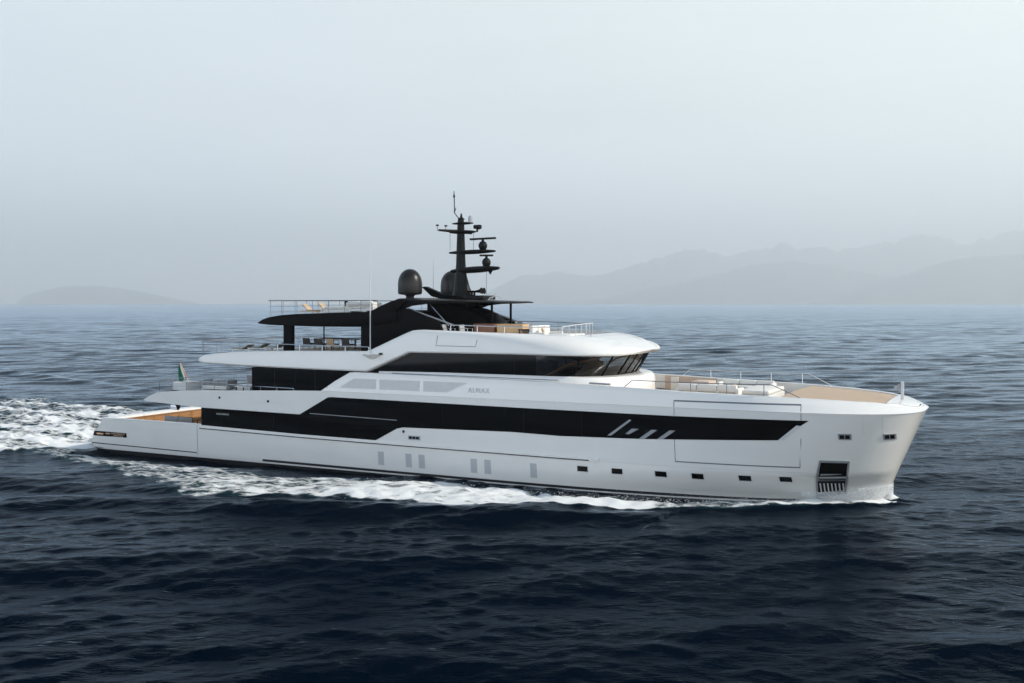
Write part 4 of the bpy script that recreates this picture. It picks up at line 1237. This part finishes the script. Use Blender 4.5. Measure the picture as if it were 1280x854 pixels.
part(MB().box(-.64, .64, -1.18, 1.18, .41, .74), 'mattress', M_CUSH, t, bevel=.07, seg=3)
cushion('beige cushion on the white sun deck sofa', (-16.6, -2.7, FD + .67), .5, M_TAN, .5, .42, .15, 20)
table('dining_table', 'dark low table between the oak cabinet and the white sun deck sofa', (-17.75, -2.3, FD), 0, .7, 1.2, .98, M_DARKF)
t = thing('planter', 'dark leafy potted plant on the counter of the forward sun deck', 'plant', (-19.1, -.7, 6.96), 0)
part(MB().lathe([(.001, 0), (.16, 0), (.2, 1.05), (.17, 1.05), (.16, 1.0), (.001, 1.0)], (0, 0, 0), 16), 'pot', M_DARKF, t, smooth=True)
M_LEAF = mat('dark_leaves', (0.02, 0.035, 0.015), 0.6, var=0.3)
mb = MB(); rn = random.Random(4)
for i in range(70):
    a, e, r = rn.uniform(0, 6.28), rn.uniform(.1, 1.4), rn.uniform(.15, .34)
    c = Vector((math.cos(a) * math.cos(e) * r, math.sin(a) * math.cos(e) * r, 1.02 + math.sin(e) * r * .9))
    d = Vector((rn.uniform(-1, 1), rn.uniform(-1, 1), rn.uniform(-.3, 1))).normalized() * .09; q = d.cross(Vector((.3, .2, 1))).normalized() * .03
    mb.add([c - d, c + q, c + d, c - q], [(0, 1, 2, 3)])
part(mb, 'foliage', M_LEAF, t, weld=False)
for i, (x, l) in enumerate(((-21.1, 'grey chair nearest the mast in the sun deck bar'), (-22.2, 'grey chair tucked by the slanting black wing on the sun deck'))):
    chair(l, (x + .0, -3.1, FD + .35), 0, M_GCUSH, M_STEEL, 'chairs in the sun deck bar')

# --- lounge on top of the hardtop
TD = 8.86
for x, l, m_ in ((-32.0, 'aftmost tan lounger on the black hardtop', M_TAN), (-30.85, 'rust tan lounger next along the black hardtop', M_TAN)):
    z = interp(x, [(-33.9, 8.5), (-31.5, 8.71), (-29, 8.79), (-26.7, 8.85)])
    lounger(l, (x + .25, -2.9, z), 0, m_, 'loungers on the hardtop').scale = (.62, .8, .72)
t = block('sunpad', 'low white sunpad between the tan loungers and the white sofa up on the hardtop', 'sunpad', (-29.35, -2.9, 8.77), 0, (1.9, 1.4, .24), M_WHITE2)
part(MB().box(-.93, .93, -.69, .69, .21, .36), 'mattress', M_CUSH, t, bevel=.05)
sofa('sofa', 'white high backed sofa at the forward end of the hardtop', (-27.75, -3.2, 8.82), PI, 1.7, .9, M_CUSH, hb_=.26, hs=.36, cushions=2)
chair('black cushioned chair beside the white sofa on the hardtop', (-28.9, -2.9, 8.80), 0, M_BLACK, M_BLACK, None, h=.32, hbk=.36, w=.45)

# --- sun deck aft: khaki loungers, dining set under the hardtop
for i, (x, l) in enumerate(((-36.9, 'khaki lounger closest to the stern on the sun deck'), (-35.6, 'middle one of three khaki loungers on the sun deck'), (-34.3, 'khaki lounger next to the black hardtop leg'))):
    lounger(l, (x, -2.9, interp(x, ZT) - .005), PI, M_KHAKI, 'khaki loungers on the aft sun deck', M_WHITE2).scale = (.85, 1, .55)
zd = 6.60
table('dining_table', 'dark dining table under the black hardtop', (-30.5, -1.4, zd), 0, 2.6, 1.1, .62, M_DARKF)
for i, (x, yv, rz, l) in enumerate(((-32.1, -2.6, PI / 2, 'dark woven chair aftmost at the hardtop dining table'), (-31.2, -2.7, PI / 2, 'dark woven chair second from aft at the hardtop dining table'), (-30.3, -2.7, PI / 2, 'dark woven chair beside the thin black pole'),
                                  (-29.2, -2.7, PI / 2, 'dark woven chair forward of the thin black pole'))):
    chair(l, (x, yv, zd), rz, M_DARKF if i != 2 else M_TAN, M_DARKF, 'chairs at the hardtop dining table', h=.36, hbk=.32)
sofa('sofa', 'low dark sofa by the pantry wall under the hardtop', (-28.9, 0.6, zd), -PI / 2, 1.8, .8, M_DARKF, base=M_DARKF, hb_=.2, hs=.36)

# --- upper deck aft terrace
ud = 3.905
g = 'grey lounge seats on the aft upper deck'
t = block('bar_counter', 'pale grey cabinet at the stern end of the upper deck', 'cabinet', (-41.35, -3.1, ud - .03), 0, (1.2, 1.2, .50), M_LGREY)
part(MB().box(-.63, .63, -.63, .63, .465, .50), 'worktop', M_WHITE2, t)
sofa('sofa', 'pale grey sofa next to the stern cabinet on the upper deck', (-39.4, -2.3, ud), PI, 2.0, .9, M_GCUSH, hb_=.12, hs=.42, cushions=3, group=g)
sofa('sofa', 'long pale sofa on the far side of the aft upper deck', (-38.6, 1.8, ud), 0, 3.0, .9, M_CUSH, hb_=.30, hs=.42, cushions=3, group=g)
for x, yv, l in ((-37.6, -1.0, 'grey armchair in the middle of the upper deck lounge'), (-36.6, -1.0, 'grey armchair nearest the black saloon glass on the upper deck')):
    chair(l, (x, yv, ud), PI / 2, M_GCUSH, M_GREY, 'grey armchairs on the upper deck', h=.44, hbk=.46, w=.7)
table('coffee_table', 'white topped coffee table beside the dark upper deck glass', (-36.6, -2.9, ud), 0, 1.3, .8, .36, M_WHITE2, mleg=M_DARKF)
table('coffee_table', 'small dark coffee table among the grey armchairs', (-35.5, -2.7, ud), 0, .8, .8, .46, M_DARKF)

# --- main deck cockpit
t = sofa('sofa', 'grey sofa in the stern cockpit in front of the orange wood', (-42.5, -2.2, 1.055), PI, 2.4, 1.0, M_GCUSH, base=M_DARKF, hb_=.58, hs=.44)
table('dining_table', 'black table beside the saloon glass in the stern cockpit', (-40.0, -2.2, 1.055), 0, 1.8, 1.2, .92, M_DARKF)
part(MB().box(-46.9, -46.3, 1.0, 1.18, 2.0, 2.32), 'stern_cleat', M_STEEL, bevel=.04)
part(MB().prism([(-41.2, 3.12), (-40.85, 3.10), (-40.9, 2.85), (-41.0, 2.70)], -4.25, -4.1), 'camera_bracket', M_BLACK)

# --- ensign at the stern
t = thing('ensign_flag', 'drooping green white and red flag on a slanted staff at the stern', 'flag', (-43.0, -1.0, 4.02), 0)
top = Vector((-0.95, 0, 1.35))
part(MB().tube([(0, 0, -0.2), tuple(top)], .022, 8), 'flagstaff', M_LWOOD, t)
for nm, m_, a, b in (('green_stripe', M_GREEN, 0.42, 1.0), ('white_stripe', M_FWHITE, 0.16, 0.42), ('red_stripe', M_RED, 0.0, 0.16)):
    mb = MB(); rows = []
    for i in range(17):
        v = i / 16
        hoist = top + (Vector((0, 0, 0)) - top) * (v * 0.62)
        rows.append([])
        for k in range(9):
            u = a + (b - a) * k / 8
            wdt = 0.12 + .62 * v ** .8
            p = Vector((hoist.x - u * wdt * .85 - .015, 0.09 * math.sin(u * 9 + v * 3) * u, hoist.z - v * .45 * u - .02))
            rows[-1].append(tuple(p))
    mb.grid(rows); o = part(mb, nm, m_, t, smooth=True)
# --- bow pennant
t = thing('bow_pennant', 'small grey triangular pennant flying from the bow staff', 'flag', (0.70, 0, 5.12), 0)
mb = MB().grid([[(-.02, 0, .40), (-.02, 0, .0)], [(-.15, .04, .32), (-.15, .04, .09)], [(-.29, -.03, .25), (-.29, -.03, .16)]])
part(mb, 'cloth', M_GREY, t)

# --- faint sailing boat on the horizon
t = bpy.data.objects.new('sailing_boat', None); COL.objects.link(t); t.location = ((36 - 640) / 1300 * 5200, 5200, 0)
tag(t, 'tiny white sailing boat far off on the left horizon', 'sailing boat')
part(MB().grid([[(-6, 0, 1.2), (-6, 0, 1.2), (-5.5, 0, 0)], [(-3, -1.6, 1.1), (-3, 0, 1.2), (-3, -1, -.2)], [(2, -1.7, 1.2), (2, 0, 1.3), (2, -1, -.2)], [(6.5, 0, 1.6), (6.5, 0, 1.6), (5.6, 0, 0)]]).mirror(), 'hull', M_WHITE2, t)
part(MB().tube([(0.5, 0, 1), (0.5, 0, 17)], .1, 6), 'mast', M_LGREY, t)
part(MB().add([(0.3, 0, 2.2), (-5, .5, 2.4), (0.3, .0, 16.5)], [(0, 1, 2)]), 'mainsail', M_FWHITE, t)
part(MB().add([(6, 0, 1.7), (0.9, .6, 2.2), (0.7, 0, 14.5)], [(0, 1, 2)]), 'jib', M_FWHITE, t)

# --- spray thrown up along the stem and the foam crest
def spray():
    rn = random.Random(21)
    mb = MB()
    ico = [(0, 0, 1), (.94, 0, -.33), (-.47, .82, -.33), (-.47, -.82, -.33)]

    def drop(p, r):
        a = rn.uniform(0, 6.28); c, s_ = math.cos(a), math.sin(a)
        mb.add([(p[0] + r * (v[0] * c - v[1] * s_), p[1] + r * (v[0] * s_ + v[1] * c), p[2] + r * v[2] * 1.3) for v in ico], [(0, 1, 2), (0, 2, 3), (0, 3, 1), (1, 3, 2)])
    for s in (-1, 1):
        for i in range(9000):
            x = 0.35 - 3.6 * rn.random() ** 1.3
            h = (0.75 if x > -0.9 else 0.55) * rn.random() ** 1.8
            out = 0.04 + 0.35 * rn.random() ** 2 + .12 * (h)
            drop((x, s * (hb(x, max(h, .1)) + out), 0.05 + h), rn.uniform(.005, .020))
        for i in range(2600):
            x = rn.uniform(-24, -1)
            fi_ = interp(x, FI); fo_ = interp(x, FO)
            yv = fi_ + (fo_ - fi_) * rn.gauss(.65, .22)
            drop((x, s * yv, 0.22 + abs(rn.gauss(0, .13))), rn.uniform(.006, .02))
    o = mb.build('spray', M_FOAM, None, weld=False)
    o.location = (P0[0], P0[1], 0); o.rotation_euler = (0, 0, -YAW)
    tag(o, 'fine white spray thrown up at the bow and along the foam', 'spray', kind='stuff')


M_FOAM = mat('spray_white', (0.8, 0.81, 0.82), 0.8)
spray()
